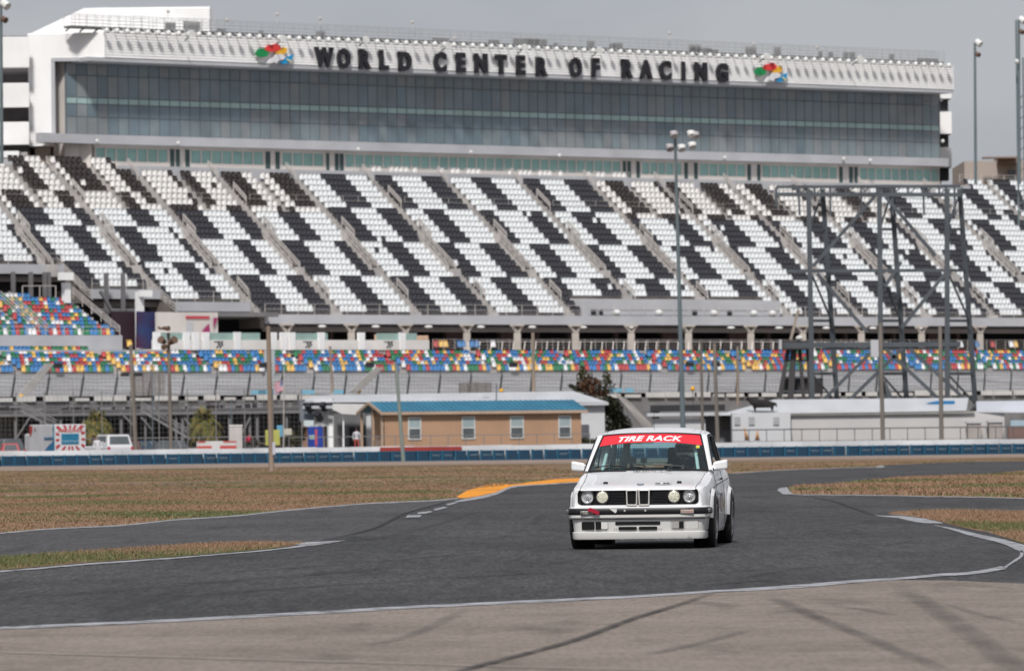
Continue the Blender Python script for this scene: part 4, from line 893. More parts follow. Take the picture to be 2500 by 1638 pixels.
for a0, a1 in ((0, 1),):
    for S in (sl, sr): g.hexa([S(-.2, 0, -.16), S(-.1, 0, -.16), S(-.1, .999, -.16), S(-.2, .999, -.16), S(-.2, 0, .06), S(-.1, 0, .06), S(-.1, .999, .06), S(-.2, .999, .06)])
g.build('eave_trim', m_tant, ofc)
m_win = mat('window_blind', (.33, .40, .41), .25, scale=1); m_wd = mat('window_dark', (.10, .115, .125), .15, scale=1)
for px0, px1 in ((994, 1025), (1121, 1153), (1236, 1269), (1352, 1383)):
    x0 = (px0-932)/(1408-932)*LEN; x1 = (px1-932)/(1408-932)*LEN; z1 = ze-.42; z0 = z1-1.72
    g = MB()
    for a, b, c, d in ((x0, x0+.09, z0, z1), (x1-.09, x1, z0, z1), (x0+.09, x1-.09, z1-.09, z1), (x0+.09, x1-.09, z0, z0+.09), (x0+.09, x1-.09, (z0+z1)/2-.04, (z0+z1)/2+.05)): off.box(g, a, b, -.07, -.014, c, d)
    w_ = g.build('window', mat('window_frame_white', (.62, .62, .60), .5), ofc)
    for nm, mm, c, d in (('blind_pane', m_win, (z0+z1)/2+.05, z1-.09), ('dark_pane', m_wd, z0+.09, (z0+z1)/2-.04)):
        g = MB(); off.box(g, x0+.09, x1-.09, -.045, -.016, c, d); o = g.build(nm, mm, ofc); o.parent = w_
for x, y in ((.0, .02), (.0, dp-.2), (.0, dp*.42)): g = MB(); off.box(g, x, x+.16, y, y+.16, 0, ze+(.3 if .1 < y < dp-.3 else -.1)); g.build('porch_post', m_tant, ofc)
g = MB(); off.box(g, -.6, .88, .12, dp, 0, .35); off.box(g, .02, .07, .3, dp*.4, .35, 1.3); g.build('porch_deck', mat('porch_wood', (.30, .22, .16), .9, scale=1), ofc)
g = MB(); off.box(g, .86, .89, 1.4, 2.3, .36, 2.3); g.build('door', m_dark, ofc)
# white hall behind
hall = empty('white_hall', at(1100, 1100, 446), 'large white hall with low pitched roof behind the tan office', 'hall'); hall.location.z = 0
m_hall = mat('white_hall_wall', (.56, .565, .58), .7, col2=(.50, .50, .515), scale=.3); m_hr = mat('white_metal_roof', (.50, .51, .53), .5, col2=(.42, .43, .45), scale=.4, stretch=(1, .2, 1))
p, q = at(812, 980, 446), at(1476, 982, 446); z1 = q.z
g = MB(); g.box(p.x, q.x, 446, 462, 0, z1); g.box(at(733, 0, 446).x, p.x-.02, 446.5, 456, 0, at(770, 972, 446).z); g.build('wall', m_hall, hall)
zt = at(1100, 961, 452).z
g = MB(); x0, x1 = at(728, 0, 446).x, q.x+.3; g.add([(x0, 445.6, z1+.28), (x1, 445.6, z1), (x1-2.7, 453, zt+.1), (x0+.6, 453, zt), (x0, 462, z1), (x1, 462, z1)], [(0, 1, 2, 3), (3, 2, 5, 4), (1, 5, 2), (0, 3, 4)])
g.box(x0, x1, 445.5, 445.7, z1-.22, z1); g.build('roof', m_hr, hall)
g = MB(); a, b = at(1409, 1080, 445.9), at(1438, 1036, 445.9); g.box(a.x, b.x, 445.9, 446, 0, b.z); g.build('door', mat('dark_grey_door', (.10, .105, .12), .6), hall)
g = MB(); a, b = at(732, 1028, 446.2), at(766, 979, 446.2); g.box(a.x, b.x, 446.2, 446.48, a.z, b.z); g.build('grey_panel', mat('blue_grey_panel', (.17, .20, .24), .7, scale=.4), hall)
g = MB(); a, b = at(815, 1090, 445.8), at(893, 1004, 445.8); g.box(a.x, b.x, 445.8, 445.98, 0, b.z); g.build('open_bay', mat('shaded_bay', (.14, .14, .145), .8), hall)  # closed panel, the shade inside the bay is in its grey
g = MB(); a, b = at(853, 1090, 445.7), at(890, 1042, 445.7); g.box(a.x, b.x, 445.7, 445.79, 0, b.z); g.build('doorway', m_void, hall)
g = MB(); P = lambda x, y, D: at(x, y, D)
g.prism([P(812, 985, 441), P(905, 986, 441), P(893, 1003, 441), P(868, 1012, 441), P(835, 1010, 441), P(812, 1000, 441)], (0, 3.5, 0)); g.build('canopy', mat('white_canvas', (.60, .59, .58), .8, scale=.5), hall)
g = MB(); a, b = at(815, 1090, 437), at(895, 1090, 437); g.box(a.x, b.x, 436.5, 445.6, 0, .42); g.build('porch_floor', m_cc, hall)
for px in (838,): g = MB(); b = at(px, 1011, 441.5); g.tube((b.x, 441.5, 0), (b.x, 441.5, b.z), .06, n=8); g.build('canopy_pole', m_wh, hall)
for x, y in ((755, 996), (790, 993), (778, 1018)): b = at(x, y, 445.6); g = MB(); g.bar(b+Vector((-.12, -.2, .25)), b+Vector((.15, .2, -.22)), .42, .4); g.build('loudspeaker', m_blk, hall)
for x0, x1 in ((791, 798), (803, 812)): a, b = at(x0, 1090, 445.9), at(x1, 1040, 445.9); g = MB(); g.box(a.x, b.x, 446.38, 446.49, 0, b.z); g.build('door', m_dark if x0 < 800 else m_wh, hall)
g = MB(); b = at(1186, 967, 448.6); g.box(b.x-.25, b.x+.25, 448.5, 449, b.z-.1, b.z+.1); g.build('roof_vent', m_gy, hall)
# long white building on the right, marquee, small sheds
rh = empty('long_white_building', at(2200, 1100, 436), 'long low white building with pale roof beneath the steel frame', 'building'); rh.location.z = 0
m_rw = mat('off_white_wall', (.52, .50, .495), .7, col2=(.47, .455, .45), scale=.3)
a, b = at(1932, 1012, 436), at(2452, 1005, 436); zt = at(2150, 1006, 436).z
g = MB(); g.box(a.x, b.x, 436, 446, 0, zt); g.build('wall', m_rw, rh)
g = MB(); g.box(a.x-.1, b.x-2.3, 435.75, 436.3, zt-.18, zt+.02); g.build('gutter', mat('grey_green_gutter', (.30, .29, .27), .6), rh)
zt2 = at(2150, 972, 441).z; zl = at(1760, 1005, 436).z
g = MB(); xl, xr = at(1655, 0, 436).x, at(2345, 0, 436).x; g.add([(xl+3, 435.7, zt-.1), (xr, 435.7, zt+.03), (xr+.6, 441, zt2-.05), (xl+7.2, 441, zt2), (xl+3, 447, zt), (xr, 447, zt)], [(0, 1, 2, 3), (3, 2, 5, 4), (1, 5, 2), (0, 3, 4)]); g.build('roof', m_hr, rh)
g = MB(); xr2 = at(2560, 0, 437).x; z3 = at(2450, 978, 437).z; g.add([(xr+.8, 436, zt-.1), (xr2, 435.2, zt-.2), (xr2, 439, z3), (xr+1.2, 441, z3), (xr+.8, 444, zt), (xr2, 444, zt)], [(0, 1, 2, 3), (3, 2, 5, 4)]); g.build('side_roof', mat('pale_blue_roof', (.50, .52, .57), .5, scale=.4), rh)
g = MB(); b_ = at(2330, 983, 438.5); c_ = at(2258, 984, 438.5); g.add([c_, b_+Vector((0, 0, -.25)), b_+Vector((.05, 0, .15)), at(2290, 978, 439.2)], [(0, 1, 2, 3)]); g.build('blue_tarpaulin', mat('blue_tarp', (.015, .16, .36), .6), rh)
for x0, x1, y0 in ((2364, 2395, 1033), (2415, 2448, 1031)):
    a, b = at(x0, 1075, 434), at(x1, y0, 434); e = empty('service_cart', (a.x, 434, 0), 'small beige cart cabin near the right end of the white building, ' + ('left' if x0 < 2400 else 'right')+' of two', 'cart'); g = MB(); g.box(a.x, b.x, 434, 435.5, .45, b.z); g.build('cabin', mat('beige_cabin', (.38, .34, .32), .7), e)
    g = MB(); g.box(a.x-.1, b.x+.1, 433.9, 435.6, b.z, b.z+.12); g.build('roof', m_gy, e)
    for x in (a.x+.15, b.x-.15): g = MB(); g.lathe((x, 434, .3), [(-.1, .0), (-.1, .3), (.1, .3), (.1, 0)], 'y', 14); g.build('wheel', m_blk, e)
a, b = at(2462, 1080, 433), at(2560, 1036, 433); e = empty('stacked_crates', (a.x, 433, 0), 'stack of brown crates at the right edge behind the rail', 'crates'); g = MB(); g.box(a.x, b.x, 433, 434, 0, b.z-.1); g.build('crate', mat('brown_crate', (.19, .12, .105), .8, scale=2), e); g = MB(); g.box(a.x+.2, b.x, 433.2, 434, b.z-.1, b.z+.35); g.build('cover', mat('light_blue_cover', (.35, .45, .52), .6), e)
mq = empty('white_marquee', at(1850, 1100, 433), 'white marquee wall with grey window patches left of the long building', 'marquee'); mq.location.z = 0
a, b = at(1788, 1045, 433), at(1930, 1008, 433); g = MB(); g.box(a.x, b.x, 433, 435.7, 0, b.z+.05); g.build('wall', m_hall, mq)
for x in (1835, 1895, 1800): c_ = at(x, 1027, 432.95); g = MB(); g.box(c_.x-.22, c_.x+.22, 432.9, 433.02, c_.z-.3, c_.z+.3); g.build('window', mat('soft_grey_window', (.36, .37, .385), .6), mq)
sh = empty('white_shed', at(1680, 1100, 438), 'small white shed with a dark open bay beside the race car roof', 'shed'); sh.location.z = 0
a, b = at(1595, 1045, 438), at(1722, 1022, 438); g = MB(); g.box(a.x, b.x, 438, 442, 0, b.z); g.build('wall', m_hall, sh)
a, b = at(1722, 1095, 439), at(1788, 1014, 439); g = MB(); g.box(a.x+.02, b.x-.05, 439, 442, 0, b.z); g.build('open_bay', mat('mid_grey_bay', (.21, .21, .225), .8, scale=.3), sh)  # solid box, the bay's shadow is painted as its grey
g = MB(); g.box(a.x-4.5, b.x, 437.5, 442.5, b.z, b.z+.25); g.build('roof', m_hr, sh)
a, b = at(1762, 1048, 438.8), at(1787, 1019, 438.8); g = MB(); g.box(a.x, b.x, 438.8, 438.98, a.z, b.z); g.build('dark_opening', m_cd, sh)  # dark panel in place of a shaded opening
# black bull figure on the roof
bl = empty('bull_figure', at(1862, 1003, 436.4), 'black bull shaped figure standing on the white roof', 'statue')
def skin_obj(name, pts, edges, m, parent, sub=2, root=0, regions=None):
    me = bpy.data.meshes.new(name); me.from_pydata([Vector(p[:3]) for p in pts], edges, []); o = bpy.data.objects.new(name, me); C.objects.link(o)
    md = o.modifiers.new('skin', 'SKIN'); md.use_smooth_shade = True
    for i, p in enumerate(pts):
        r = p[3]; ry = p[4] if len(p) > 4 else r; v = me.skin_vertices[0].data[i]; v.radius = (r, ry); v.use_root = (i == root)
    s = o.modifiers.new('sub', 'SUBSURF'); s.levels = sub; s.render_levels = sub
    bpy.context.view_layer.update(); me2 = bpy.data.meshes.new_from_object(o.evaluated_get(bpy.context.evaluated_depsgraph_get()))
    bpy.data.objects.remove(o); me2.name = name; me2.materials.clear()
    for x in (m if isinstance(m, list) else [m]): me2.materials.append(x)
    if regions:
        for f in me2.polygons: f.material_index = regions(f.center)
    me2.polygons.foreach_set('use_smooth', [True]*len(me2.polygons))
    o = bpy.data.objects.new(name, me2); C.objects.link(o); o.parent = parent; return o
bp = [(.9, 0, .62, .34), (.3, 0, .62, .36), (-.4, 0, .62, .35), (-.9, 0, .72, .30), (-1.15, 0, .95, .16), (-1.35, 0, 1.05, .13), (-1.55, 0, .92, .09),
      (.85, .2, .3, .12), (.85, .2, .0, .07), (.85, -.2, .3, .12), (.9, -.2, .0, .07), (-.7, .2, .3, .12), (-.7, .2, 0, .07), (-.75, -.2, .3, .12), (-.65, -.2, 0, .07), (1.2, 0, .6, .1), (1.25, 0, .3, .04),
      (-1.3, .2, 1.2, .04), (-1.3, .3, 1.35, .02), (-1.3, -.2, 1.2, .04), (-1.3, -.3, 1.35, .02)]
be = [(0, 1), (1, 2), (2, 3), (3, 4), (4, 5), (5, 6), (0, 7), (7, 8), (0, 9), (9, 10), (2, 11), (11, 12), (2, 13), (13, 14), (0, 15), (15, 16), (5, 17), (17, 18), (5, 19), (19, 20)]
o = skin_obj('body', [(x*.85, y, z*.9, r*.9) for x, y, z, r in bp], be, mat('black_resin', (.010, .008, .008), .8), bl)
# ---------------------------------------------------------------- vehicles behind the wall
def car_wheels(e, fr, xs, ys, r=.36):
    for x in xs:
        for y in ys: g = MB(); c = fr(x, y, r); g.lathe(c, [(-.11, 0), (-.12, r), (.12, r), (.11, 0)], 'x', 16); g.build('wheel', m_blk, e)
am = Fr(at(134, 1100, 423), R(22)); am.o.z = 0
amb = empty('ambulance', am(1.1, 3, 0), 'white ambulance with red chevrons and blue rear panel parked behind the barrier', 'ambulance')
m_aw = mat('ambulance_white', (.62, .62, .64), .4, scale=.5); WID = 2.42; LA = 6.3; H1 = CAMH+(1083.5-1036)/FPX*423
g = MB(); am.box(g, 0, WID, 0, LA, .45, H1); g.build('box_body', m_aw, amb, bevel=.05)
g = MB(); am.box(g, .15, WID-.15, LA, LA+1.9, .45, 2.1); g.build('cab', m_aw, amb, bevel=.15)
car_wheels(amb, am, (.2, WID-.2), (1.2, LA+1.0), .4)
rp = lambda x, z: am(x, -.015, z); g = MB(); cx, cz = WID/2, 1.75
red = mat('chevron_red', (.42, .035, .04), .5)
for k in (-152, -128, -103, -84, -60, -36, -12, 14, 38, 62, 86, 112, 136, 160, 184):           # stripes round the rear panel
    a = R(k); b = a+R(10)
    def edge(t):
        dx, dz = math.cos(t), math.sin(t); s = min((WID/2-.08)/abs(dx) if dx else 9, ((H1-.06-cz) if dz > 0 else (cz-.5))/abs(dz) if dz else 9); return (cx+dx*s, cz+dz*s)
    def inn(t):
        dx, dz = math.cos(t), math.sin(t); s = min(.85/abs(dx) if dx else 9, .62/abs(dz) if dz else 9); return (cx+dx*s, cz+dz*s)
    P4 = [inn(a), inn(b), edge(b), edge(a)]; g = MB(); g.prism([rp(*p) for p in P4], am(0, -.012, 0)-am(0, 0, 0)); g.build('chevron', red, amb)
g = MB(); am.box(g, .52, WID-.56, -.04, -.028, 1.28, 2.05); am.box(g, .5, .52, -.04, -.03, 1.28, 2.05); g.build('rear_panel', mat('teal_blue_panel', (.02, .17, .30), .4, scale=2), amb)
def lab(body, m, fr, x, y, z, xa, ya, size, parent, ext=.01, off=0., sx=1., name='lettering', shear=0.):
    return textmesh(body, name, m, Matrix.Translation(-Vector(parent.location)) @ frame3(fr(x, y, z), fr(*xa)-fr(0, 0, 0), (0, 0, 1), fr(*ya)-fr(0, 0, 0)), size, ext, off, shear, sx, parent)
lab('AMBULANCE', mat('ambulance_red_text', (.55, .08, .07)), am, cx, -.03, 2.28, (1, 0, 0), (0, -1, 0), .32, amb, .008, .006)
lab('AdventHealth', mat('panel_text', (.35, .50, .58)), am, cx, -.045, 1.5, (1, 0, 0), (0, -1, 0), .24, amb, .006)
lab('AdventHealth', mat('navy_text', (.03, .12, .25)), am, -.03, 1.4, 1.72, (0, -1, 0), (-1, 0, 0), .42, amb, .01)
g = MB(); sd_ = lambda y, z: am(-.02, y, z); vv = am(-.015, 0, 0)-am(0, 0, 0)
g.prism([sd_(0.02, .5), sd_(0.02, 1.6), sd_(.5, 1.45), sd_(1.6, 1.15), sd_(2.6, .75), sd_(3.4, .5)], vv); g.build('blue_swoosh', mat('swoosh_blue', (.01, .16, .34), .4), amb)
g = MB(); g.prism([sd_(0.02, 1.6), sd_(0.02, 2.7), sd_(.3, 2.75), sd_(.4, 2.0), sd_(.35, 1.55)], vv*.9); g.build('blue_flash', mat('light_blue_flash', (.12, .33, .45), .4), amb)
g = MB(); g.prism([sd_(LA-.05, 2.65), sd_(LA-.7, 2.7), sd_(LA-.75, 2.3), sd_(LA-.3, 1.9), sd_(LA-.05, 1.9)], vv); g.build('red_corner', red, amb)
for y in (.35, LA-1.4): g = MB(); c = am(-.02, y, 2.4); g.ball(c, .14, 8, 6, (.4, 1, 1)); g.build('side_lamp', m_horn, amb)
def suv(px, D, ang, col, lab_, name='parked_suv', cat='car', sc=1.):
    fr = Fr(at(px, 1100, D), R(ang)); fr.o.z = 0; e = empty(name, fr(.9, 2.2, 0), lab_, cat)
    w_, l_ = 1.85*sc, 4.5*sc
    g = MB(); fr.box(g, 0, w_, 0, l_, .3, .98*sc); g.build('body', col, e, bevel=.10)
    P = lambda x, y, z: fr(x, y, z); g = MB(); zt = 1.72*sc
    g.hexa([P(.06, .1, .97*sc), P(w_-.06, .1, .97*sc), P(w_-.06, l_*.70, .97*sc), P(.06, l_*.70, .97*sc), P(.22, .4, zt), P(w_-.22, .4, zt), P(w_-.22, l_*.52, zt), P(.22, l_*.52, zt)]); g.build('cabin', col, e, bevel=.05)
    g = MB(); t = lambda x, s: P(x+(.14*s), .1+.3*s-.012, .97*sc+(zt-.97*sc)*s); g.quad(t(.22, .15), P(w_-.22-.02, .1+.3*.15-.012, .97*sc+(zt-.97*sc)*.15), P(w_-.34, .1+.3*.85-.012, .97*sc+(zt-.97*sc)*.85), t(.20, .85))
    g.build('rear_window', m_wd, e)
    g = MB(); g.quad(P(.09, .6, 1.08*sc), P(.09, l_*.62, 1.08*sc), P(.19, l_*.5, zt-.1), P(.17, .7, zt-.1)); g.build('side_window', m_wd, e)
    for x in (.02, w_-.22): g = MB(); fr.box(g, x, x+.2, -.03, .02, .72*sc, .93*sc); g.build('tail_light', mat('tail_red', (.45, .02, .05), .3), e)
    car_wheels(e, fr, (.1, w_-.1), (.9, l_-.9), .34); return e
suv(262, 417, 24, m_aw, 'white SUV with dark rear window right of the ambulance', sc=1.12)
suv(8, 418, 30, mat('dark_grey_car', (.10, .11, .12), .4), 'dark grey SUV left of the ambulance')
suv(2, 411, 10, mat('red_car', (.40, .05, .05), .4), 'low red car at the left edge behind the white wall', 'parked_car', sc=.8)
for px, c, nm in ((345, (.12, .03, .04), 'dark maroon'), (378, (.03, .06, .10), 'navy blue'), (445, (.10, .10, .12), 'dark grey')):
    suv(px, 432, 70, mat(nm.replace(' ', '_')+'_car', c, .4), nm+' parked car in front of the steel stairs', 'parked_car', sc=.85)
# ---------------------------------------------------------------- small things along the wall
def simple(name, lab_, cat, D, parts, group=None):
    x = sum(p[1] for p in parts)/len(parts); b = at(x, 1095, D); e = empty(name, (b.x, D, 0), lab_, cat, group)
    for nm, x0, x1, y0, y1, d, m_, *z in parts:
        a, c_ = at(x0, y1, D+d), at(x1, y0, D+d); g = MB(); g.box(a.x, c_.x, D+d, D+d+(z[0] if z else .4), max(0, a.z) if y1 < 1090 else 0, c_.z); g.build(nm, m_, e, bevel=.01)
    return e
m_rs = mat('barrier_red_stripe', (.5, .08, .07), .6); m_pw = mat('plastic_white', (.60, .60, .61), .5, scale=1)
simple('striped_barricade', 'white barricade with red stripes behind the wall', 'barricade', 400, [('panel', 480, 578, 1076, 1095, 0, m_pw), ('stripe', 482, 502, 1077, 1081, -.02, m_rs, .03), ('stripe', 545, 577, 1076, 1080, -.02, m_rs, .03), ('stripe', 481, 517, 1088, 1093, -.02, m_rs, .03), ('stripe', 537, 577, 1087, 1092, -.02, m_rs, .03)])
simple('white_cabinet', 'tall white cabinet right of the second palm', 'cabinet', 405, [('body', 560, 591, 1040, 1095, 0, mat('cabinet_white', (.50, .48, .47), .6), .9), ('cap', 559, 592, 1037, 1040, -.05, m_wh, 1.0)])
simple('yellow_board', 'yellow green board partly behind the thick wooden pole', 'board', 398, [('panel', 648, 683, 1049, 1087, 0, mat('yellow_green', (.42, .42, .11), .6), .08), ('leg', 650, 653, 1087, 1095, .02, m_dark, .05), ('leg', 678, 681, 1087, 1095, .02, m_dark, .05)])
simple('vending_machine', 'blue vending machine under the loudspeakers of the white hall', 'vending machine', 432, [('body', 752, 788, 1041, 1095, 0, mat('vending_blue', (.02, .06, .32), .4, scale=2), .8), ('display', 755, 768, 1062, 1072, -.02, m_g[4], .03), ('red_panel', 769, 775, 1048, 1088, -.03, mat('pink_red_post', (.45, .08, .12), .6), .05)])
simple('brown_kiosk', 'small brown kiosk with white umbrella top left of the hall', 'kiosk', 436, [('body', 740, 790, 1041, 1095, 0, mat('kiosk_brown', (.30, .17, .12), .8), .8), ('umbrella', 742, 766, 1026, 1040, -.3, mat('pale_umbrella', (.55, .62, .63), .7), 1.2)])
simple('blue_drum_stack', 'light blue drums behind the yellow board', 'drums', 415, [('drum', 676, 690, 1038, 1066, 0, mat('light_blue_drum', (.12, .33, .50), .5), .6), ('crate', 690, 712, 1046, 1062, .2, mat('cream_crate', (.50, .47, .40), .7), .5)])
for x, y in ((876, 955), (1224, 954), (1691, 949), (52, 968)):
    b = at(x, y, 470 if x != 52 else 465); e = empty('yellow_beacon', b, {876: 'yellow beacon above the left end of the white hall roof', 1224: 'yellow beacon above the middle of the white hall roof', 1691: 'yellow beacon between the poles above the white shed', 52: 'yellow beacon at the foot of the far left crossover stair'}[x], 'beacon')
    g = MB(); g.ball(b, .19, 10, 8, (1, 1, 1.05)); g.build('lens', mat('beacon_yellow', (.75, .38, .02), .4), e, smooth=True); g = MB(); g.bar(b+Vector((0, 0, -.2)), b+Vector((0, 0, -1.4)), .05); g.build('stem', m_dark, e)
for x, lb in ((1824, 'orange cone shaped post leaning at the marquee wall'), (1849, 'orange cone right of the leaning one by the marquee')):
    b = at(x, 1073, 425); e = empty('traffic_cone', b, lb, 'cone'); g = MB(); t = at(x-(7 if x == 1824 else 0), 1044 if x == 1824 else 1050, 425); g.tube(b, t, .16, .03, 10); g.build('cone', mat('cone_orange', (.55, .26, .10), .7), e, smooth=True); g = MB(); g.box(b.x-.2, b.x+.2, 424.8, 425.2, b.z-.06, b.z); g.build('base', m_dark, e)
# fences behind the wall
fz = [(705, 1440, 1063, 1090, 'low chain link fence in front of the tan office', 418), (1785, 2560, 1047, 1085, 'dark pipe railing in front of the long white building', 424), (180, 705, 1068, 1092, 'low wire fence behind the barrier on the left', 426)]
for x0, x1, yt, yb, lb, D in fz:
    a, b = at(x0, yt, D), at(x1, yt, D); zt = CAMH+(at((x0+x1)/2, yt-(0 if x0 != 1785 else 2), D).z-CAMH); e = empty('pipe_fence', ((a.x+b.x)/2, D, 0), lb, 'fence'); m_ = mat('dim_fence_steel', (.20, .19, .19), .6) if x0 != 1785 else mat('dark_fence_steel', (.10, .10, .11), .6)
    g = MB(); g.bar((a.x, D, zt), (b.x, D, zt), .06 if x0 != 1785 else .09); g.bar((a.x, D, zt*.5), (b.x, D, zt*.5), .035); g.build('rail', m_, e)
    n = int((b.x-a.x)/(1.25))
    for i in range(n+1): x = a.x+(b.x-a.x)*i/n; g = MB(); g.bar((x, D, 0), (x, D, zt), .06); g.build('post', m_, e)
# ---------------------------------------------------------------- palms and trees
def fronds(mb, c, R_, n, rnd, droop=1.):
    for i in range(n):
        a = rnd.uniform(0, 2*math.pi); el = rnd.uniform(-.25, 1.25); L_ = R_*rnd.uniform(.75, 1.1)
        d = Vector((math.cos(a), math.sin(a), 0)); pts = []
        for k in range(8):
            t = k/7; pts.append(Vector(c)+d*(L_*t*math.cos(el)*(1-.1*t))+Vector((0, 0, L_*(t*math.sin(el)-.75*droop*t*t*math.cos(el)))))
        for k in range(7):
            p, q = pts[k], pts[k+1]; s = (q-p).normalized().cross(Vector((0, 0, 1))); s = s.normalized() if s.length > .01 else Vector((1, 0, 0)); wd = L_*.22*math.sin(math.pi*min(1, (k+1.3)/8))+.04
            mb.mat(rnd.choice([0, 0, 1, 2]))
            for sg in (-1, 1):
                for f_ in (0, .5):
                    o_ = p.lerp(q, f_); e_ = o_+s*sg*wd+(q-p)*.9+Vector((0, 0, -wd*.55+rnd.uniform(-.05, .05)))
                    mb.add([o_, o_+(q-p)*.35, e_], [(0, 1, 2)])
for px, pc, lb, Rr, sd1 in ((236, 1030, 'bushy olive green palm behind the ambulance', 1.6, 1), (500, 1026, 'bushy palm left of the white cabinet', 1.65, 2)):
    c_ = at(px, pc, 440); e = empty('palm_tree', (c_.x, 440, 0), lb, 'palm', 'palms in front of the pit grandstand')
    r_ = random.Random(sd1); g = MB(); g.tube((c_.x, 440, 0), (c_.x, 440, c_.z), .28, .2, 10); g.build('trunk', m_wood, e)
    g = MB(); fronds(g, c_, Rr, 140, r_); fronds(g, c_+Vector((0, 0, -.35)), Rr*.9, 80, r_, 1.5)
    g.build('crown', [mat('palm_olive', (.17, .16, .035), .7), mat('palm_ochre', (.28, .20, .05), .7), mat('palm_dark', (.07, .085, .024), .7)], e)
def leafy(mb, c, rx, ry, rz, n, s, r_):
    for i in range(n):
        while True:
            p = Vector((r_.uniform(-1, 1), r_.uniform(-1, 1), r_.uniform(-1, 1)))
            if p.length < 1: break
        p = Vector((c[0]+p.x*rx, c[1]+p.y*ry, c[2]+p.z*rz)); a = Vector((r_.gauss(0, 1), r_.gauss(0, 1), r_.gauss(0, 1))).normalized(); b = a.cross(Vector((.3, .5, .8))).normalized()
        k = s*r_.uniform(.6, 1.3); mb.quad(p-a*k-b*k*.5, p+a*k-b*k*.5, p+a*k+b*k*.5, p-a*k+b*k*.5)
r_ = random.Random(6)
def tree(name, lb, D, base_px, blobs, mats_, s=.16):
    b0 = at(base_px, 1090, D); e = empty(name, (b0.x, D, 0), lb, 'tree'); g = MB(); first = at(blobs[0][0], blobs[0][1], D); g.tube((b0.x, D, 0), first, .22, .08, 8); branches = g
    lf = MB()
    for x, y, rx, rz, n, mi in blobs:
        c_ = at(x, y, D); branches.tube(Vector((b0.x, D, first.z*.6)), c_, .07, .03, 6); lf.mat(mi); leafy(lf, c_, rx, rx, rz, n, s, r_)
    g.build('trunk', m_wood, e); lf.build('crown', mats_, e)
mt = [mat('leaf_dark', (.035, .038, .018), .7), mat('leaf_russet', (.13, .055, .025), .7), mat('leaf_olive', (.09, .085, .03), .7)]
tree('broadleaf_tree', 'ragged tree with russet top rising behind the white hall', 466, 1470, [(1440, 940, 1.1, .7, 420, 1), (1425, 925, .7, .8, 240, 2), (1475, 945, 1.0, .8, 260, 0), (1410, 950, .5, .3, 90, 0), (1421, 908, .25, .6, 90, 2), (1481, 922, .35, .6, 110, 2), (1395, 943, .3, .15, 40, 0), (1455, 958, 1.2, .4, 260, 1)], mt, .10)
tree('evergreen_tree', 'dark dense tree at the right corner of the white hall', 452, 1500, [(1498, 1000, .8, .8, 700, 0), (1502, 1035, 1.0, 1.1, 900, 0), (1488, 980, .5, .5, 260, 0), (1520, 1040, .8, .9, 500, 0), (1495, 990, .6, .5, 120, 2)], mt, .10)
tree('low_shrub', 'low green shrub beside the dark door of the white hall', 440, 1440, [(1440, 1078, .7, .2, 220, 2), (1425, 1076, .5, .25, 120, 0)], mt, .08)
tree('olive_shrub', 'olive shrub beside the yellow board', 432, 715, [(715, 1070, .9, .5, 380, 2), (700, 1076, .7, .4, 200, 0), (735, 1060, .5, .6, 240, 0), (620, 1080, .7, .3, 120, 0)], mt, .09)
# ---------------------------------------------------------------- pit grandstand on the left, its stairs, pit wall
pg = empty('pit_grandstand', at(350, 1100, 452), 'dark steel framed pit grandstand seen from behind on the left', 'grandstand'); pg.location.z = 0
def pb(x0, x1, y0, y1, D, dep, m_, name):
    a, b = at(x0, y1, D), at(x1, y0, D); a2, b2_ = at(x0, y0, D), at(x1, y1, D); zt = (a2.z+b.z)/2; zb = (a.z+b2_.z)/2; g = MB(); g.box(a.x, b.x, D, D+dep, zb, zt); return g.build(name, m_, pg)
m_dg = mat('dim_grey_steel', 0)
pb(-40, 480, 1003, 1095, 457, .3, mat('deep_grey_backdrop', (.04, .038, .04), .9, scale=.5), 'dark_back'); pb(480, 735, 1003, 1095, 457, .3, mat('dim_backdrop', (.085, .082, .085), .9, scale=.5), 'dark_back')  # left sheet is coloured dark as the shade beneath the deck
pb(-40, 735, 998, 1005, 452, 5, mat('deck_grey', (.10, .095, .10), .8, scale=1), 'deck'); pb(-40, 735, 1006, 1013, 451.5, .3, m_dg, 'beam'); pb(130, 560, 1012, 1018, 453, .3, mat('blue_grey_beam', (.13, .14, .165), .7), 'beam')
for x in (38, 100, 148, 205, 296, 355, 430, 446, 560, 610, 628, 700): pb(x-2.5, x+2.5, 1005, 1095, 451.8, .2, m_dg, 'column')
for x0, y0, x1, y1 in ((300, 1012, 330, 1042), (345, 1018, 372, 1050), (40, 1070, 75, 1015), (575, 1090, 610, 1020), (450, 1020, 500, 1080)): g = MB(); g.bar(at(x0, y0, 451.6), at(x1, y1, 451.6), .14); g.build('brace', m_dg, pg)
for (xa, ya, xb, yb) in ((50, 1003, 140, 1048), (345, 1003, 470, 1075)):       # steel stairs
    g = MB()
    for off_ in (0, 1.0):
        for dy in (0, -14, -22): g.bar(at(xa, ya+dy, 450-off_), at(xb, yb+dy, 450-off_), .13 if dy == 0 else .07)
    n = 22
    for i in range(n): t = i/n; x, y = xa+(xb-xa)*t, ya+(yb-ya)*t; g.bar(at(x, y, 449), at(x, y-22, 449), .045); g.bar(at(x, y, 449), at(x, y, 450), .3, .05)
    g.build('stair', mat('grey_stair_steel', (.22, .215, .22), .6), pg)
g = MB(); r_ = random.Random(21); a, b = at(-40, 985, 452), at(735, 985, 452); n = 150; zb_, = (at(350, 998, 452).z,)
for i in range(n):
    x = a.x+(b.x-a.x)*i/n; g.bar((x, 452.2, zb_-.05), (x, 452.2, zb_+.42+.1*r_.random()), .05)
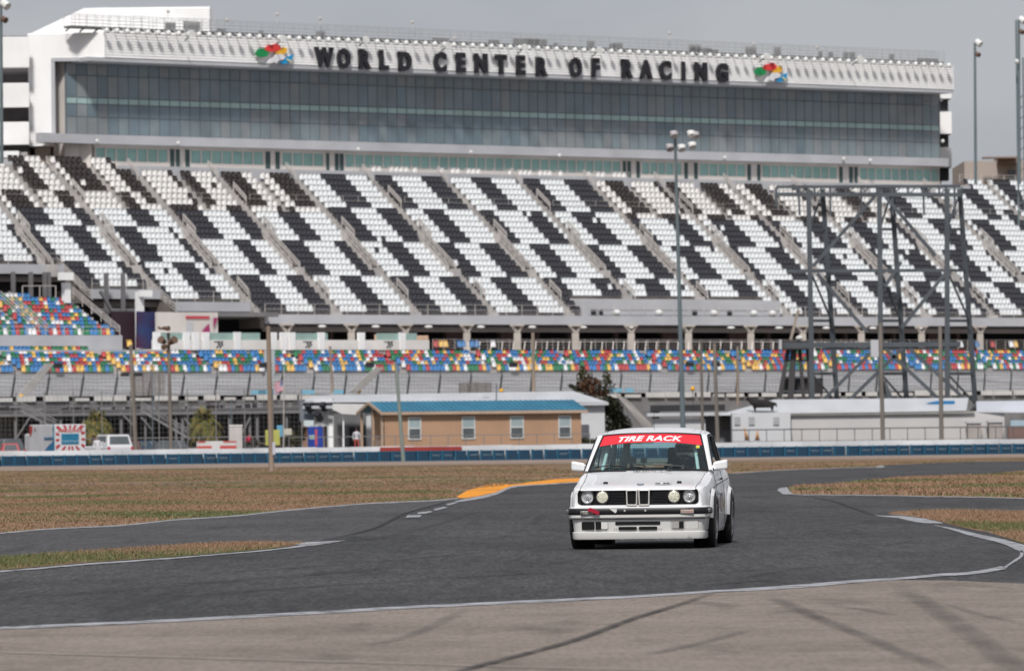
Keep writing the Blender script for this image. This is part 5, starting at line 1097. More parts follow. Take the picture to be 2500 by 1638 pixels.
g.bar((a.x, 452.2, zb_+.42), (b.x, 452.2, zb_+.42), .05); g.bar((a.x, 452.2, zb_+.2), (b.x, 452.2, zb_+.2), .05); g.build('railing', mat('deck_grey', 0), pg)
g = MB()
for i in range(55): x = a.x+(b.x-a.x)*r_.random(); h = r_.uniform(.15, .4); g.box(x, x+r_.uniform(.2, .9), 453, 453.4, zb_, zb_+h)
g.build('bench_back', mat('bench_grey', (.30, .29, .30), .8), pg)
pw = empty('pit_wall', W(-50, 0, 4.4), 'pale pit wall with white boards along the foot of the banked track', 'wall')
g = MB(); r_ = random.Random(31); bb = -124
g.sbox(-50.3, -50, -125, 100, 0, 4.75)
g.build('wall_base', mat('pit_wall_grey', (.24, .235, .235), .8, col2=(.17, .165, .165), scale=.5), pw)
while bb < 98:
    l_ = r_.uniform(.7, 2.2); h = r_.uniform(4.95, 5.20); g = MB(); g.sbox(-50.5, -50.1, bb, bb+l_, 4.72, h); g.build('white_board', mat('white_board', (.70, .68, .65), .6), pw); bb += l_+r_.uniform(.3, 1.0)
g = MB()
for i in range(14): b_ = r_.uniform(-90, 90); g.sbox(-49.5, -49.2, b_, b_+r_.uniform(.3, 1.4), 5.2, 5.55)
g.build('light_blue_sign', mat('light_blue_sign', (.22, .48, .62), .5), pw)
# second low dark stand to the right of the hall
pb(1590, 1770, 988, 1003, 456, 3, m_dark, 'deck'); pb(1530, 1610, 1003, 1022, 458, .3, m_dg, 'dark_back')
st = empty('metal_stair', at(1560, 1045, 448), 'pale steel stair slanting down beside the dark tree', 'stairs')
g = MB()
for k in range(9): g.bar(at(1498+k*4.5, 955+k*3, 448), at(1570+k*4, 1045+k*.5, 448), .07)
for k in range(24): x = 1500+k*3.0; y = 958+k*3.7; g.bar(at(x, y, 447.9), at(x+36, y+24-k*.6, 447.9), .05)
g.build('stair_flight', mat('pale_stair_steel', (.40, .37, .355), .6), st)
for x0, y0, x1, y1, lb in ((38, 975, 112, 888, 'far left'), (853, 958, 917, 898, 'above the left end of the white hall')):       # crossover stairs at the catch fence
    e = empty('crossover_stair', at(x0, y0, 468), 'light steel stair climbing to the coloured seats, '+lb, 'stairs'); g = MB()
    for k in range(4): g.bar(at(x0+k*6, y0, 468), at(x1+k*6, y1, 474), .1)
    for k in range(12): t = k/12; g.bar(at(x0+(x1-x0)*t, y0+(y1-y0)*t, 468+6*t), at(x0+(x1-x0)*t+18, y0+(y1-y0)*t+3, 468+6*t), .12, .04)
    g.build('stair_flight', mat('light_stair_steel', (.36, .34, .32), .6), e)
for (x0, x1, y0, y1) in ((330, 402, 905, 985), (1122, 1200, 934, 960)):
    a, b = at(x0, y1, 472), at(x1, y0, 472); e = empty('mesh_screen', (a.x, 472, a.z), 'grey mesh screen behind the poles ' + ('left of the wooden pole' if x0 < 500 else 'above the white hall roof'), 'screen')
    g = MB(); n = 22
    for i in range(n+1): g.bar((a.x+(b.x-a.x)*i/n, 472, a.z), (a.x+(b.x-a.x)*i/n, 472, b.z), .05 if i % 6 else .12)
    for i in range(14): g.bar((a.x, 472, a.z+(b.z-a.z)*i/13), (b.x, 472, a.z+(b.z-a.z)*i/13), .035)
    g.build('mesh', m_cd, e)
# flag on its pole
fp, ft = at(692, 1095, 425), at(693, 895, 425); fe = empty('flagpole', (fp.x, 425, 0), 'thin flagpole right of the thick wooden pole', 'flagpole'); g = MB(); g.tube((fp.x, 425, 0), ft, .05, .03, 8); g.build('pole', m_rail, fe)
c1, c2 = at(669, 958, 425), at(691, 928, 425); fl = MB(); nx, nz_ = 20, 13
for i in range(nx):
    for j in range(nz_):
        def fpnt(u, v): return (c2.x+(c1.x-c2.x)*u*.95, 425+.12*math.sin(u*7+v)*u, c2.z+(c1.z-c2.z)*v*.85-.18*u*u-.10*u)
        can = i < 8 and j < 7; fl.mat(2 if can and not (i % 2 == 1 and j % 2 == 1) else 0 if (j % 2 == 0 and not can) else 1)
        fl.quad(fpnt(i/nx, j/nz_), fpnt((i+1)/nx, j/nz_), fpnt((i+1)/nx, (j+1)/nz_), fpnt(i/nx, (j+1)/nz_))
o = fl.build('flag', [mat('flag_red', (.5, .04, .12), .8), mat('flag_white', (.62, .60, .64), .8), mat('flag_blue', (.02, .04, .13), .8)], origin=(fp.x, 425, c2.z)); tag(o, 'red, white and blue striped flag hanging from the thin flagpole', 'flag')
# distant tan building beyond the stand on the right
fb_ = empty('distant_building', at(2420, 445, 720), 'distant tan building beyond the right end of the stand', 'building')
a, b = at(2356, 520, 720), at(2530, 392, 720); g = MB(); g.box(a.x, b.x, 720, 740, a.z, b.z); g.build('wall', mat('distant_tan', (.42, .36, .32), .8, scale=.05), fb_)
a, b = at(2436, 400, 718), at(2486, 384, 718); g = MB(); g.box(a.x, b.x, 718, 724, a.z, b.z); g.box(a.x-2, b.x-.3, 716, 718, b.z-.2, b.z); g.build('roof_unit', mat('roof_unit_brown', (.26, .20, .175), .8), fb_)
a, b = at(2463, 440, 719), at(2480, 415, 719); g = MB(); g.box(a.x, b.x, 719.5, 720, a.z, b.z); g.build('window', m_wd, fb_)
# ---------------------------------------------------------------- people
def person(px, D, h, lb, shirt, trous, skin=(.25, .13, .09), lean=0., pose='stand', hair=(.03, .02, .02), hatc=None, zbase=0., face=1):
    b = at(px, 1090, D); e = empty('person', (b.x, D, zbase), lb, 'person'); s = h/1.78
    J = {'pel': (0, 0, .95, .15, .11), 'wai': (0, 0, 1.08, .135, .10), 'che': (0, -.0, 1.32, .17, .11), 'nek': (0, 0, 1.50, .06, .06), 'hed': (0, -.02, 1.60, .075, .085), 'top': (0, -.01, 1.70, .07, .08),
         'noz': (0, -.10, 1.60, .018, .018)}
    E = [('pel', 'wai'), ('wai', 'che'), ('che', 'nek'), ('nek', 'hed'), ('hed', 'top'), ('hed', 'noz')]
    for sg, t in ((-1, 'L'), (1, 'R')):
        J.update({'sh'+t: (sg*.19, 0, 1.42, .065, .065), 'el'+t: (sg*.27, .03, 1.14, .045, .045), 'wr'+t: (sg*.25, -.10, .92, .03, .03), 'pa'+t: (sg*.245, -.13, .86, .036, .018),
                  'hi'+t: (sg*.10, 0, .90, .095, .095), 'kn'+t: (sg*.12, -.02, .49, .06, .06), 'an'+t: (sg*.13, .03, .09, .04, .04), 'to'+t: (sg*.15, -.14, .03, .035, .03)})
        E += [('che', 'sh'+t), ('sh'+t, 'el'+t), ('el'+t, 'wr'+t), ('wr'+t, 'pa'+t), ('pel', 'hi'+t), ('hi'+t, 'kn'+t), ('kn'+t, 'an'+t), ('an'+t, 'to'+t)]
        for k in range(4): J['f%d%s' % (k, t)] = (sg*.245+(k-1.5)*.018, -.155, .80-.006*(k % 2), .009, .009); E.append(('pa'+t, 'f%d%s' % (k, t)))
        J['th'+t] = (sg*.205, -.165, .85, .010, .010); E.append(('pa'+t, 'th'+t))
    if pose == 'hips':
        for sg, t in ((-1, 'L'), (1, 'R')): J['el'+t] = (sg*.36, .05, 1.20, .045, .045); J['wr'+t] = (sg*.22, -.06, 1.04, .03, .03); J['pa'+t] = (sg*.17, -.10, 1.02, .03, .02)
        for sg, t in ((-1, 'L'), (1, 'R')):
            for k in range(4): J['f%d%s' % (k, t)] = (sg*.12, -.12, 1.05-.02*k, .009, .009)
            J['th'+t] = (sg*.16, -.06, 1.08, .01, .01)
    if lean:
        for k in list(J):
            x, y, z, *r = J[k]
            if z > 1.0 or k[:2] in ('el', 'wr', 'pa', 'th') or (k[0] == 'f'): dz = z-.95; J[k] = (x-dz*math.sin(lean), y, .95+dz*math.cos(lean), *r)
    K = list(J); P = [tuple(v*s for v in J[k]) for k in K]; Ed = [(K.index(a_), K.index(b_)) for a_, b_ in E]
    def reg(c): z = c.z/s; return 0 if z > (1.50-lean*.1) else 1 if z > .93 and abs(c.x/s) < .36 else 2 if z < .93 and abs(c.x/s) < .2 and z > .10 else 3 if z <= .10 else 0
    o = skin_obj('body', P, Ed, [mat('skin', skin, .6), shirt, trous, m_blk], e, 1, 0, reg)
    hx, hy, hz = [v*s for v in J['top'][:3]]; g = MB(); g.ball((hx, hy+.015, hz-.01), .098*s, 12, 8, (.9, 1.05, .75)); 
    if hatc: g.tube((hx, hy-.06, hz-.02), (hx, hy-.12, hz-.03), .07, .06, 8)
    g.build('cap' if hatc else 'hair', hatc or mat('hair_dark', hair, .7), e, local=True, smooth=True)
    return e
m_wsh = mat('white_shirt', (.66, .66, .70), .8); m_rtr = mat('red_trousers', (.38, .07, .05), .8)
person(871, 438, 1.85, 'person in white shirt and red trousers standing in the doorway of the white hall', m_wsh, m_rtr, hatc=mat('dark_cap', (.08, .04, .045), .8), zbase=.42)
person(240, 408, 1.85, 'person in white shirt leaning over beside the white SUV', m_wsh, m_wsh, lean=.25, skin=(.08, .045, .035))
person(608, 441, 1.6, 'person in bright pink top and dark trousers behind the wall near the white cabinet', mat('pink_top', (.62, .03, .10), .8), mat('dark_trousers', (.03, .03, .04), .8), zbase=.40)
g = MB(); a, b = at(588, 1090, 441), at(620, 1090, 441); g.box(a.x, b.x, 440, 443.5, 0, .40); o = g.build('low_platform', m_cc, origin=(a.x, 440, 0)); tag(o, 'low concrete platform under the two people right of the white cabinet', 'platform')
person(598, 442, 1.62, 'person in dark blue clothes left of the person in pink', mat('navy_clothes', (.03, .05, .09), .8), mat('dark_trousers', (.03, .03, .04), .8), zbase=.40)

tf = empty('mesh_fence', (at(350, 1000, 429).x, 429, 0), 'tall grey wire mesh fence in front of the pit grandstand', 'fence'); a, b = at(-30, 985, 429), at(736, 985, 429); zt = at(350, 962, 429).z
g = MB(); x = a.x; i = 0
while x < b.x: g.bar((x, 429, 0), (x, 429, zt), .014); x += .33
z = .3
while z < zt: g.bar((a.x, 429, z), (b.x, 429, z), .012); z += .35
g.build('mesh', mat('mesh_grey', (.17, .165, .165), .6), tf)
for i in range(12): x = a.x+(b.x-a.x)*i/11; g = MB(); g.bar((x, 429, 0), (x, 429, zt+.25), .08); g.build('post', mat('mesh_grey', 0), tf)
# ================================================================ RACE CAR  (local: x across, y from nose to tail, z up)
YAW = R(6.3); Dn = 65.9
car = empty('race_car', (1.436, Dn, 0), 'white two-door race car with red windshield banner driving towards the camera', 'race car', rz=-YAW)
def carpaint(name, c, dirt=(.45, .42, .38)):
    m = bpy.data.materials.new(name); m.use_nodes = True; t = m.node_tree; p = t.nodes['Principled BSDF']
    p.inputs['Roughness'].default_value = .32; p.inputs['Coat Weight'].default_value = .6; p.inputs['Coat Roughness'].default_value = .08
    tc = t.nodes.new('ShaderNodeTexCoord'); n = t.nodes.new('ShaderNodeTexNoise'); n.inputs['Scale'].default_value = 9; n.inputs['Detail'].default_value = 9; n.inputs['Roughness'].default_value = .75
    t.links.new(tc.outputs['Object'], n.inputs[0]); r = t.nodes.new('ShaderNodeValToRGB'); e = r.color_ramp.elements
    e[0].position = .26; e[0].color = (*dirt, 1); e[1].position = .40; e[1].color = (*c, 1); t.links.new(n.outputs[0], r.inputs[0])
    t.links.new(r.outputs[0], p.inputs['Base Color']); MATS[name] = m; return m
m_cw = carpaint('white_car_paint', (.76, .76, .77)); m_cs = carpaint('worn_white_paint', (.66, .65, .63), (.22, .20, .18))
m_k = mat('satin_black_trim', (.012, .012, .014), .45, scale=8); m_kb = mat('black_rubber', (.016, .016, .018), .85, col2=(.026, .025, .025), scale=14, bump=.3, bscale=60)
m_ch = mat('worn_chrome', (.66, .64, .60), .35, metal=.35, scale=20); m_rim = mat('silver_rim', (.38, .38, .385), .3, metal=.8, scale=8)
m_in = mat('dark_interior', (.02, .022, .024), .8, scale=5); m_deep = mat('deep_black', (.004, .004, .005), .9)
def glassmat(name, tint, veil=.08):
    m = bpy.data.materials.new(name); m.use_nodes = True; t = m.node_tree; t.nodes.clear(); o = t.nodes.new('ShaderNodeOutputMaterial')
    a = t.nodes.new('ShaderNodeBsdfTransparent'); a.inputs[0].default_value = (*tint, 1); g_ = t.nodes.new('ShaderNodeBsdfGlossy'); g_.inputs['Roughness'].default_value = .03
    f = t.nodes.new('ShaderNodeFresnel'); f.inputs[0].default_value = 1.5; x = t.nodes.new('ShaderNodeMixShader')
    ge = t.nodes.new('ShaderNodeNewGeometry'); mi = t.nodes.new('ShaderNodeMapRange'); mi.inputs['To Min'].default_value = 1.38; mi.inputs['To Max'].default_value = 1/1.38; t.links.new(ge.outputs['Backfacing'], mi.inputs[0]); t.links.new(mi.outputs[0], f.inputs[0])
    d_ = t.nodes.new('ShaderNodeBsdfDiffuse'); d_.inputs[0].default_value = (.28, .46, .50, 1); dm = t.nodes.new('ShaderNodeMixShader'); dm.inputs[0].default_value = veil; t.links.new(a.outputs[0], dm.inputs[1]); t.links.new(d_.outputs[0], dm.inputs[2])  # teal diffuse veil, stands in for reflected light on the glass
    t.links.new(f.outputs[0], x.inputs[0]); t.links.new(dm.outputs[0], x.inputs[1]); t.links.new(g_.outputs[0], x.inputs[2]); t.links.new(x.outputs[0], o.inputs[0]); return m
m_gls = glassmat('tinted_windshield', (.80, .91, .92), .025); m_gls2 = glassmat('rear_tint', (.50, .76, .84), .03)
def lerp(tab, y):
    for (a, b), (c, d) in zip(tab[:-1], tab[1:]):
        if y <= c: return b+(d-b)*max(0, (y-a))/(c-a)
    return tab[-1][1]
WT = [(0, .735), (.05, .765), (.15, .785), (.5, .80), (2.2, .815), (3.6, .81), (4.1, .79), (4.3, .74)]
ST_ = [(0, .675), (.1, .71), (.3, .755), (.8, .835), (1.35, .885), (2.2, .91), (3.3, .93), (4.3, .91)]
AX = (.78, 3.35); AR = .352
HZ = [(0, .672), (.03, .682), (.12, .708), (.3, .745), (.6, .793), (.9, .843), (1.16, .893), (1.42, .905), (1.5, .905)]
def hw(y): return lerp([(0, .665), (.3, .672), (.9, .685), (1.3, .705)], y)
def section(y):
    w_ = lerp(WT, y); s = lerp(ST_, y)
    P = [(w_-.09, .17), (w_-.02, .20), (w_, .34), (w_+.004, .50), (w_-.002, .585+.02*min(1, y)), (w_-.028, s-.13), (w_-.055, s-.05), (w_-.10, s-.012), (w_-.15, s)]
    if y <= 1.45:
        h_, ze_ = hw(y)+.005, lerp(HZ, y)-.003-.019*min(1, y/.4); k_ = max(0, (y-1.0)/.45)
        q_ = min(1, y/.4); P[5] = (w_-.010-.012*k_, ze_-.050-.045*q_); P[6] = (w_-.026-.014*k_, ze_-.020-.015*q_); P[7] = (h_+(w_-.03-h_)*.5, ze_-.004); P[8] = (h_, ze_)
    if y < .12: P[0] = (w_-.06, .455); P[1] = (w_-.01, .456); P[2] = (w_, .47)
    for a in AX:
        d = abs(y-a)
        if d < AR:
            h = .30+math.sqrt(AR*AR-d*d); P = [(x, max(z, h+.0012*i)) for i, (x, z) in enumerate(P)]
    return P
ys_ = sorted(set([0, .03, .07, .12, .2, .3, 1.25, 1.4, 1.6, 1.9, 2.2, 2.5, 2.8, 3.9, 4.05, 4.2, 4.3]+[round(a+AR*math.sin(R(t)), 4) for a in AX for t in (-90, -85, -75, -62, -50, -38, -25, -12, 0, 12, 25, 38, 50, 62, 75, 85, 90)]))
g = MB(); secs = [section(y) for y in ys_]; n = 9
for sg in (-1, 1):
    for i in range(len(ys_)-1):
        for j in range(n-1):
            p = lambda a, b: (sg*secs[a][b][0], ys_[a], secs[a][b][1]); g.quad(p(i, j), p(i+1, j), p(i+1, j+1), p(i, j+1))
# rear deck, tail and cowl joined to the sides
for i in range(len(ys_)-1):
    if ys_[i] >= 3.5 or 1.2 <= ys_[i] < 1.45:
        a, b = [(q[0]-(0 if ys_[i] > 2 else 0), q[1]-(0 if ys_[i] > 2 else .012)) for q in (secs[i][-1], secs[i+1][-1])]; g.quad((-a[0], ys_[i], a[1]), (a[0], ys_[i], a[1]), (b[0], ys_[i+1], b[1]), (-b[0], ys_[i+1], b[1]))
L_ = secs[-1]; g.poly([(x, 4.3, z) for x, z in L_]+[(-x, 4.3, z) for x, z in L_[::-1]])
body = g.build('body', m_cw, car, local=True, auto=32)
# nose panel round the grille
g = MB()
for sg in (-1, 1):
    S0 = section(0); o_ = [(.66, .457)]+S0[1:8]+[(.60, .683), (.60, .670), (.66, .668), (.690, .655), (.704, .62), (.704, .53), (.695, .505), (.66, .490)]
    g.prism([(sg*x, .004 if x > .69 else -.003, z) for x, z in o_], (0, .04, 0))
g.box(-.665, .665, -.012, .05, .457, .4905); g.build('nose_panel', m_cw, car, local=True)
# hood
g = MB(); hy = [-.012, 0, .03, .07, .12, .2, .3, .45, .6, .75, .9, 1.03, 1.14]; hx = [-1, -.97, -.9, -.75, -.5, -.36, -.32, -.15, 0, .15, .32, .36, .5, .75, .9, .97, 1]
def hp(u, y):
    y2 = y if y <= 0 else y*(1+.225*u*u); w_ = hw(y2); z = lerp(HZ, max(0, y2)); bulge = .010*min(1, max(0, (y-.25)/.5)) if abs(u) < .33 else 0
    return (u*w_, y2, z-(.018*u**4+.004*u*u)*min(1, max(0, y2)/.4)+bulge-(.016 if y < 0 else 0))
for i in range(len(hy)-1):
    for j in range(len(hx)-1): g.quad(hp(hx[j], hy[i]), hp(hx[j+1], hy[i]), hp(hx[j+1], hy[i+1]), hp(hx[j], hy[i+1]))
hood = g.build('hood', m_cw, car, local=True, auto=28)
for sg in (-1, 1): g = MB(); g.path([Vector(hp(sg, y))+Vector((sg*.004, 0, .001)) for y in hy[1:]], .0026, 5); g.build('shut_line', mat('shut_line_grey', (.03, .03, .03), .8), car, local=True)
# hood pins, roundel, class sticker, faint lettering
for x, y in ((-.405, .33), (.455, .33)):
    z = hp(x/.675, y)[2]; g = MB(); g.tube((x, y, z-.01), (x, y-.004, z+.022), .032, .024, 14); o = g.build('hood_pin', m_k, car, local=True, auto=40); o.parent = hood
def on_hood(x, y, dz=.004): p = hp(x/hw(y), y); e = hp(x/hw(y), y+.02); return Vector((x, y, p[2]+dz)), (Vector((0, .02, e[2]-p[2]))).normalized()
c_, ty = on_hood(.012, .20, .006); nrm = Vector((1, 0, 0)).cross(ty)
g = MB(); n = 28
def disc(mb, r0, r1, a0, a1, up, k=7):
    for i in range(k):
        t0, t1 = a0+(a1-a0)*i/k, a0+(a1-a0)*(i+1)/k; f = lambda r, t: c_+Vector((1, 0, 0))*r*math.cos(t)+ty*r*math.sin(t)*1.15+nrm*up
        mb.quad(f(r0, t0), f(r1, t0), f(r1, t1), f(r0, t1))
g.mat(0); disc(g, .027, .041, 0, 2*math.pi, .006, 28); g.mat(3); disc(g, .0255, .0275, 0, 2*math.pi, .007, 28)
for q in range(4): g.mat(1 if q in (1, 3) else 2); disc(g, 0, .0255, q*math.pi/2, (q+1)*math.pi/2, .0065)
o = g.build('roundel', [mat('roundel_black', (.01, .012, .02), .3), mat('roundel_blue', (.03, .27, .55), .3), mat('roundel_white', (.75, .75, .75), .3), m_ch], car, local=True); o.parent = hood
def flatM(c, ty_): nn = Vector((1, 0, 0)).cross(ty_); return frame3(c, (1, 0, 0), ty_, nn)
c2_, ty2 = on_hood(.275, .20, .016)
g = MB(); fM = flatM(c2_, ty2)
q_ = [(-.088, -.045), (.088, -.045), (.088, .045), (-.088, .045)]
g.prism([fM @ Vector((x, y, -.002)) for x, y in q_], fM.to_3x3() @ Vector((0, 0, .002))); o = g.build('sticker', mat('sticker_white', (.74, .74, .75), .4), car, local=True); o.parent = hood
g = MB()
for x in (-.09, .09): g.prism([fM @ Vector((x+dx, y, .001)) for dx, y in ((-.003, -.047), (.003, -.047), (.003, .047), (-.003, .047))], fM.to_3x3() @ Vector((0, 0, .002)))
o = g.build('sticker_edge', mat('sticker_grey_edge', (.3, .3, .32), .5), car, local=True); o.parent = hood
for tx, xx in (('C', -.058), ('38', .038)):
    o = textmesh(tx, 'sticker_text', m_k, fM @ Matrix.Translation((xx, 0, .003)), .085, .001, .004, 0, .92, car); o.parent = hood
g = MB(); r_ = random.Random(5); x = -.145
while x < .30:         # worn lettering at the rear of the hood
    w_ = r_.uniform(.012, .035); y0 = 1.02+.05*r_.random()
    c3, t3 = on_hood(x, y0, .018); M3 = flatM(c3, t3); hgt = r_.uniform(.015, .045)
    g.prism([M3 @ Vector((a, b, 0)) for a, b in ((0, -hgt), (w_*.6, -hgt), (w_, hgt), (w_*.4, hgt))], M3.to_3x3() @ Vector((0, 0, .001))); x += w_+.004
o = g.build('hood_lettering', mat('faded_black_lettering', (.05, .05, .06), .5, scale=40), car, local=True); o.parent = hood
# ---- front face
def rrect(x0, x1, z0, z1, r, k=6):
    out = []
    for cx, cz, a in ((x1-r, z1-r, 0), (x0+r, z1-r, 90), (x0+r, z0+r, 180), (x1-r, z0+r, 270)):
        for i in range(k+1): t = R(a+90*i/k); out.append((cx+r*math.cos(t), cz+r*math.sin(t)))
    return out
g = MB(); g.prism([(x, .022+.03*(x/.7)**4, z+.006*(1-(x/.7)**2)*(1 if z > .6 else 0)) for x, z in rrect(-.705, .705, .488, .668, .045)], (0, .03, 0)); grille = g.build('grille', m_k, car, local=True)
for sg in (-1, 1):
    g = MB()
    for i in range(9): z = .505+i*.0175; g.box(min(sg*.165, sg*.345), max(sg*.165, sg*.345), .008, .023, z, z+.006)
    o = g.build('slat', mat('slat_black', (.022, .022, .026), .4), car, local=True); o.parent = grille
for cx in (-.0705, .0715):
    x0, x1, z0, z1 = cx-.067, cx+.067, .484, .668
    oo, ii = rrect(x0, x1, z0, z1, .022), rrect(x0+.015, x1-.015, z0+.015, z1-.015, .012); g = MB(); n = len(oo)
    tp = lambda p, y: (cx+(p[0]-cx)*(1-.10*max(0, (.58-p[1])/.1)), y, p[1])
    for i in range(n):
        j = (i+1) % n; g.quad(tp(oo[i], -.028), tp(oo[j], -.028), tp(ii[j], -.034), tp(ii[i], -.034)); g.quad(tp(oo[i], -.028), tp(oo[j], -.028), tp(oo[j], .03), tp(oo[i], .03)); g.quad(tp(ii[i], -.034), tp(ii[j], -.034), tp(ii[j], .01), tp(ii[i], .01))
    k_ = g.build('kidney_frame', m_ch, car, local=True, auto=40)
    g = MB(); g.prism([tp(p, .002) for p in ii], (0, .015, 0)); o = g.build('kidney_back', m_deep, car, local=True); o.parent = k_
    g = MB()
    for i in range(7): x = x0+.022+i*.0142; g.box(x, x+.005, -.02, .002, z0+.014, z1-.014)
    o = g.build('kidney_slat', m_k, car, local=True); o.parent = k_
m_lens = mat('headlight_glass', (.62, .62, .63), .15, metal=.35, col2=(.30, .30, .31), scale=22, bump=.5, bscale=30, coat=1.); m_len2 = mat('led_lens', (.74, .72, .58), .3, metal=.1, col2=(.40, .40, .32), scale=65, bump=.8, bscale=90, coat=1., lo=.4, hi=.55)
for i, cx in enumerate((-.590, -.415, .418, .596)):
    outer = i in (0, 3); r = .069 if outer else .066; cz = .583; g = MB()
    g.lathe((cx, 0, cz), [(.03, r+.018), (-.004, r+.016), (-.010, r+.004), (.0, r)], 'y', 32); h_ = g.build('headlight', m_k, car, local=True, auto=50)
    g = MB()
    if outer: g.lathe((cx, 0, cz), [(-.002, r), (.012, r*.86), (.022, r*.62), (.012, r*.52), (.020, r*.42), (.004, r*.28), (-.004, r*.20), (-.006, .0)], 'y', 32)
    else: g.lathe((cx, 0, cz), [(-.002, r), (-.010, r*.8), (-.014, r*.5), (-.016, 0)], 'y', 32)
    o = g.build('lens', m_lens if outer else m_len2, car, local=True, smooth=True); o.parent = h_
    if outer: g = MB(); g.ball((cx, -.004, cz), .013, 10, 8); o = g.build('bulb', mat('bulb_chrome', (.8, .8, .82), .1, metal=1.), car, local=True, smooth=True); o.parent = h_
def sweep(prof, path, name, m, nd=None, closed=True):
    g = MB(); n = len(path); N_ = []
    for i in range(n):
        a = Vector(path[max(0, i-1)]); b = Vector(path[min(n-1, i+1)]); d = (b-a).normalized(); N_.append(Vector((d.y, -d.x)))
    rows = [[(path[i][0]+N_[i].x*o_, path[i][1]+N_[i].y*o_, z) for o_, z in prof] for i in range(n)]
    for i in range(n-1):
        for j in range(len(prof)-1+(1 if closed else 0)): k = (j+1) % len(prof); g.quad(rows[i][j], rows[i+1][j], rows[i+1][k], rows[i][k])
    g.poly(rows[0]); g.poly(rows[-1][::-1]); return g.build(name, m, car, local=True, auto=35)
bpath = [(-.80, .42), (-.80, .15), (-.793, .04), (-.76, -.03), (-.70, -.065), (-.5, -.085), (-.25, -.095), (0, -.098), (.25, -.095), (.5, -.085), (.70, -.065), (.76, -.03), (.793, .04), (.80, .15), (.80, .42)]
sweep([(-.06, .333), (.0, .336), (.018, .352), (.02, .384), (-.06, .386)], bpath, 'bumper', m_cs)
sweep([(-.06, .3865), (.026, .3865), (.034, .40), (.034, .438), (.026, .4535), (-.06, .4535)], bpath, 'rub_strip', m_k)
sweep([(-.06, .4545), (.014, .4545), (.016, .462), (.006, .470), (-.06, .470)], bpath, 'bumper_top', m_cw)
dpath = [(-.775, .40), (-.775, .14), (-.765, .05), (-.735, -.012), (-.69, -.04), (-.5, -.058), (-.25, -.068), (0, -.07), (.25, -.068), (.5, -.058), (.69, -.04), (.735, -.012), (.765, .05), (.775, .14), (.775, .40)]
sweep([(-.05, .195), (-.012, .195), (-.004, .26), (.004, .328), (-.05, .328)], dpath, 'air_dam', m_cs)
sweep([(-.05, .118), (-.004, .118), (.004, .13), (.006, .186), (-.008, .193), (-.05, .193)], dpath, 'splitter_lip', m_cs)
sweep([(-.05, .325), (-.004, .325), (-.004, .336), (-.05, .336)], dpath, 'dam_gap', m_deep)
g = MB()
for k in range(24): a = -.33+.66*k/24; g.box(a, a+.0276, -.05, .0, .112+.006*((k*5) % 3), .1185)
g.build('torn_undertray', m_deep, car, local=True)
fy = lambda x: -.070+.012*(x/.5)**2+.016*max(0, abs(x)-.5)/.2
def slot(x0, x1, z0, z1, nm='intake_slot', r=.012, m=m_deep, d=.012):
    g = MB(); pts = rrect(x0, x1, z0, z1, min(r, (z1-z0)*.45), 4); g.prism([(x, fy(x)-.001-d*.5, z) for x, z in pts], (0, d, 0)); return g.build(nm, m, car, local=True)
slot(-.262, .262, .268, .303); slot(-.225, -.012, .210, .246); slot(.012, .225, .210, .246)
slot(-.655, -.505, .216, .306, 'brake_duct'); slot(-.492, -.425, .220, .300, 'brake_duct', .004); slot(.478, .532, .224, .300, 'brake_duct', .004)
m_sc = mat('scoop_grey', (.36, .35, .34), .6, scale=8)
slot(.395, .478, .224, .300, 'duct_scoop', .012, m_sc, .008); slot(-.425, -.352, .222, .300, 'duct_scoop', .008, m_cs, .008)
g = MB()          # outline round the closed lamp cover on the right
for x0, x1, z0, z1 in ((.545, .70, .216, .306), (.385, .545, .216, .306), (-.50, -.345, .216, .306)):
    pts = rrect(x0, x1, z0, z1, .016, 4)
    for i in range(len(pts)): a, b = pts[i], pts[(i+1) % len(pts)]; g.tube((a[0], fy(a[0])-.005, a[1]), (b[0], fy(b[0])-.005, b[1]), .0014, n=4)
g.build('cover_seam', mat('seam_grey', (.10, .10, .10), .6), car, local=True)
g = MB()
for x in (-.27, -.245, 0, .245, .27): g.ball((x, fy(x)-.006, .228), .006, 8, 6)
g.build('dam_bolt', m_ch, car, local=True)
by = -.134
g = MB(); g.box(.50, .655, by+.014, by+.03, .390, .432); o = g.build('indicator', mat('indicator_amber', (.42, .25, .20), .2, col2=(.30, .27, .25), scale=18, coat=.8), car, local=True, bevel=.004)
g = MB(); g.box(-.66, -.515, by+.014, by+.03, .388, .425); g.build('indicator', mat('broken_lamp', (.45, .44, .40), .25, col2=(.06, .05, .045), scale=35, metal=.3), car, local=True, bevel=.003)
g = MB(); g.prism([(-.560, by-.012, .462), (-.538, by-.012, .466), (-.435, by-.016, .420), (-.442, by-.016, .390), (-.466, by-.016, .388), (-.582, by-.012, .434)], (0, .006, 0)); g.build('tow_strap', mat('red_strap', (.36, .005, .03), .8, scale=30), car, local=True)
g = MB(); g.prism([(-.325, by-.002, .452), (-.235, by-.002, .450), (-.237, by-.002, .415), (-.255, by-.002, .402), (-.28, by-.002, .42)], (0, .004, 0)); g.build('torn_decal', m_cs, car, local=True)
for x in (-.145, .095): g = MB(); g.tube((x, by, .427), (x, by-.006, .427), .013, .011, 12); g.build('bumper_bolt', m_ch, car, local=True)
for sg in (-1, 1): g = MB(); g.box(min(sg*.80, sg*.838), max(sg*.80, sg*.838), .0, .07, .40, .44); g.build('side_marker', mat('marker_grey', (.10, .10, .095), .3, scale=20), car, local=True, bevel=.006)
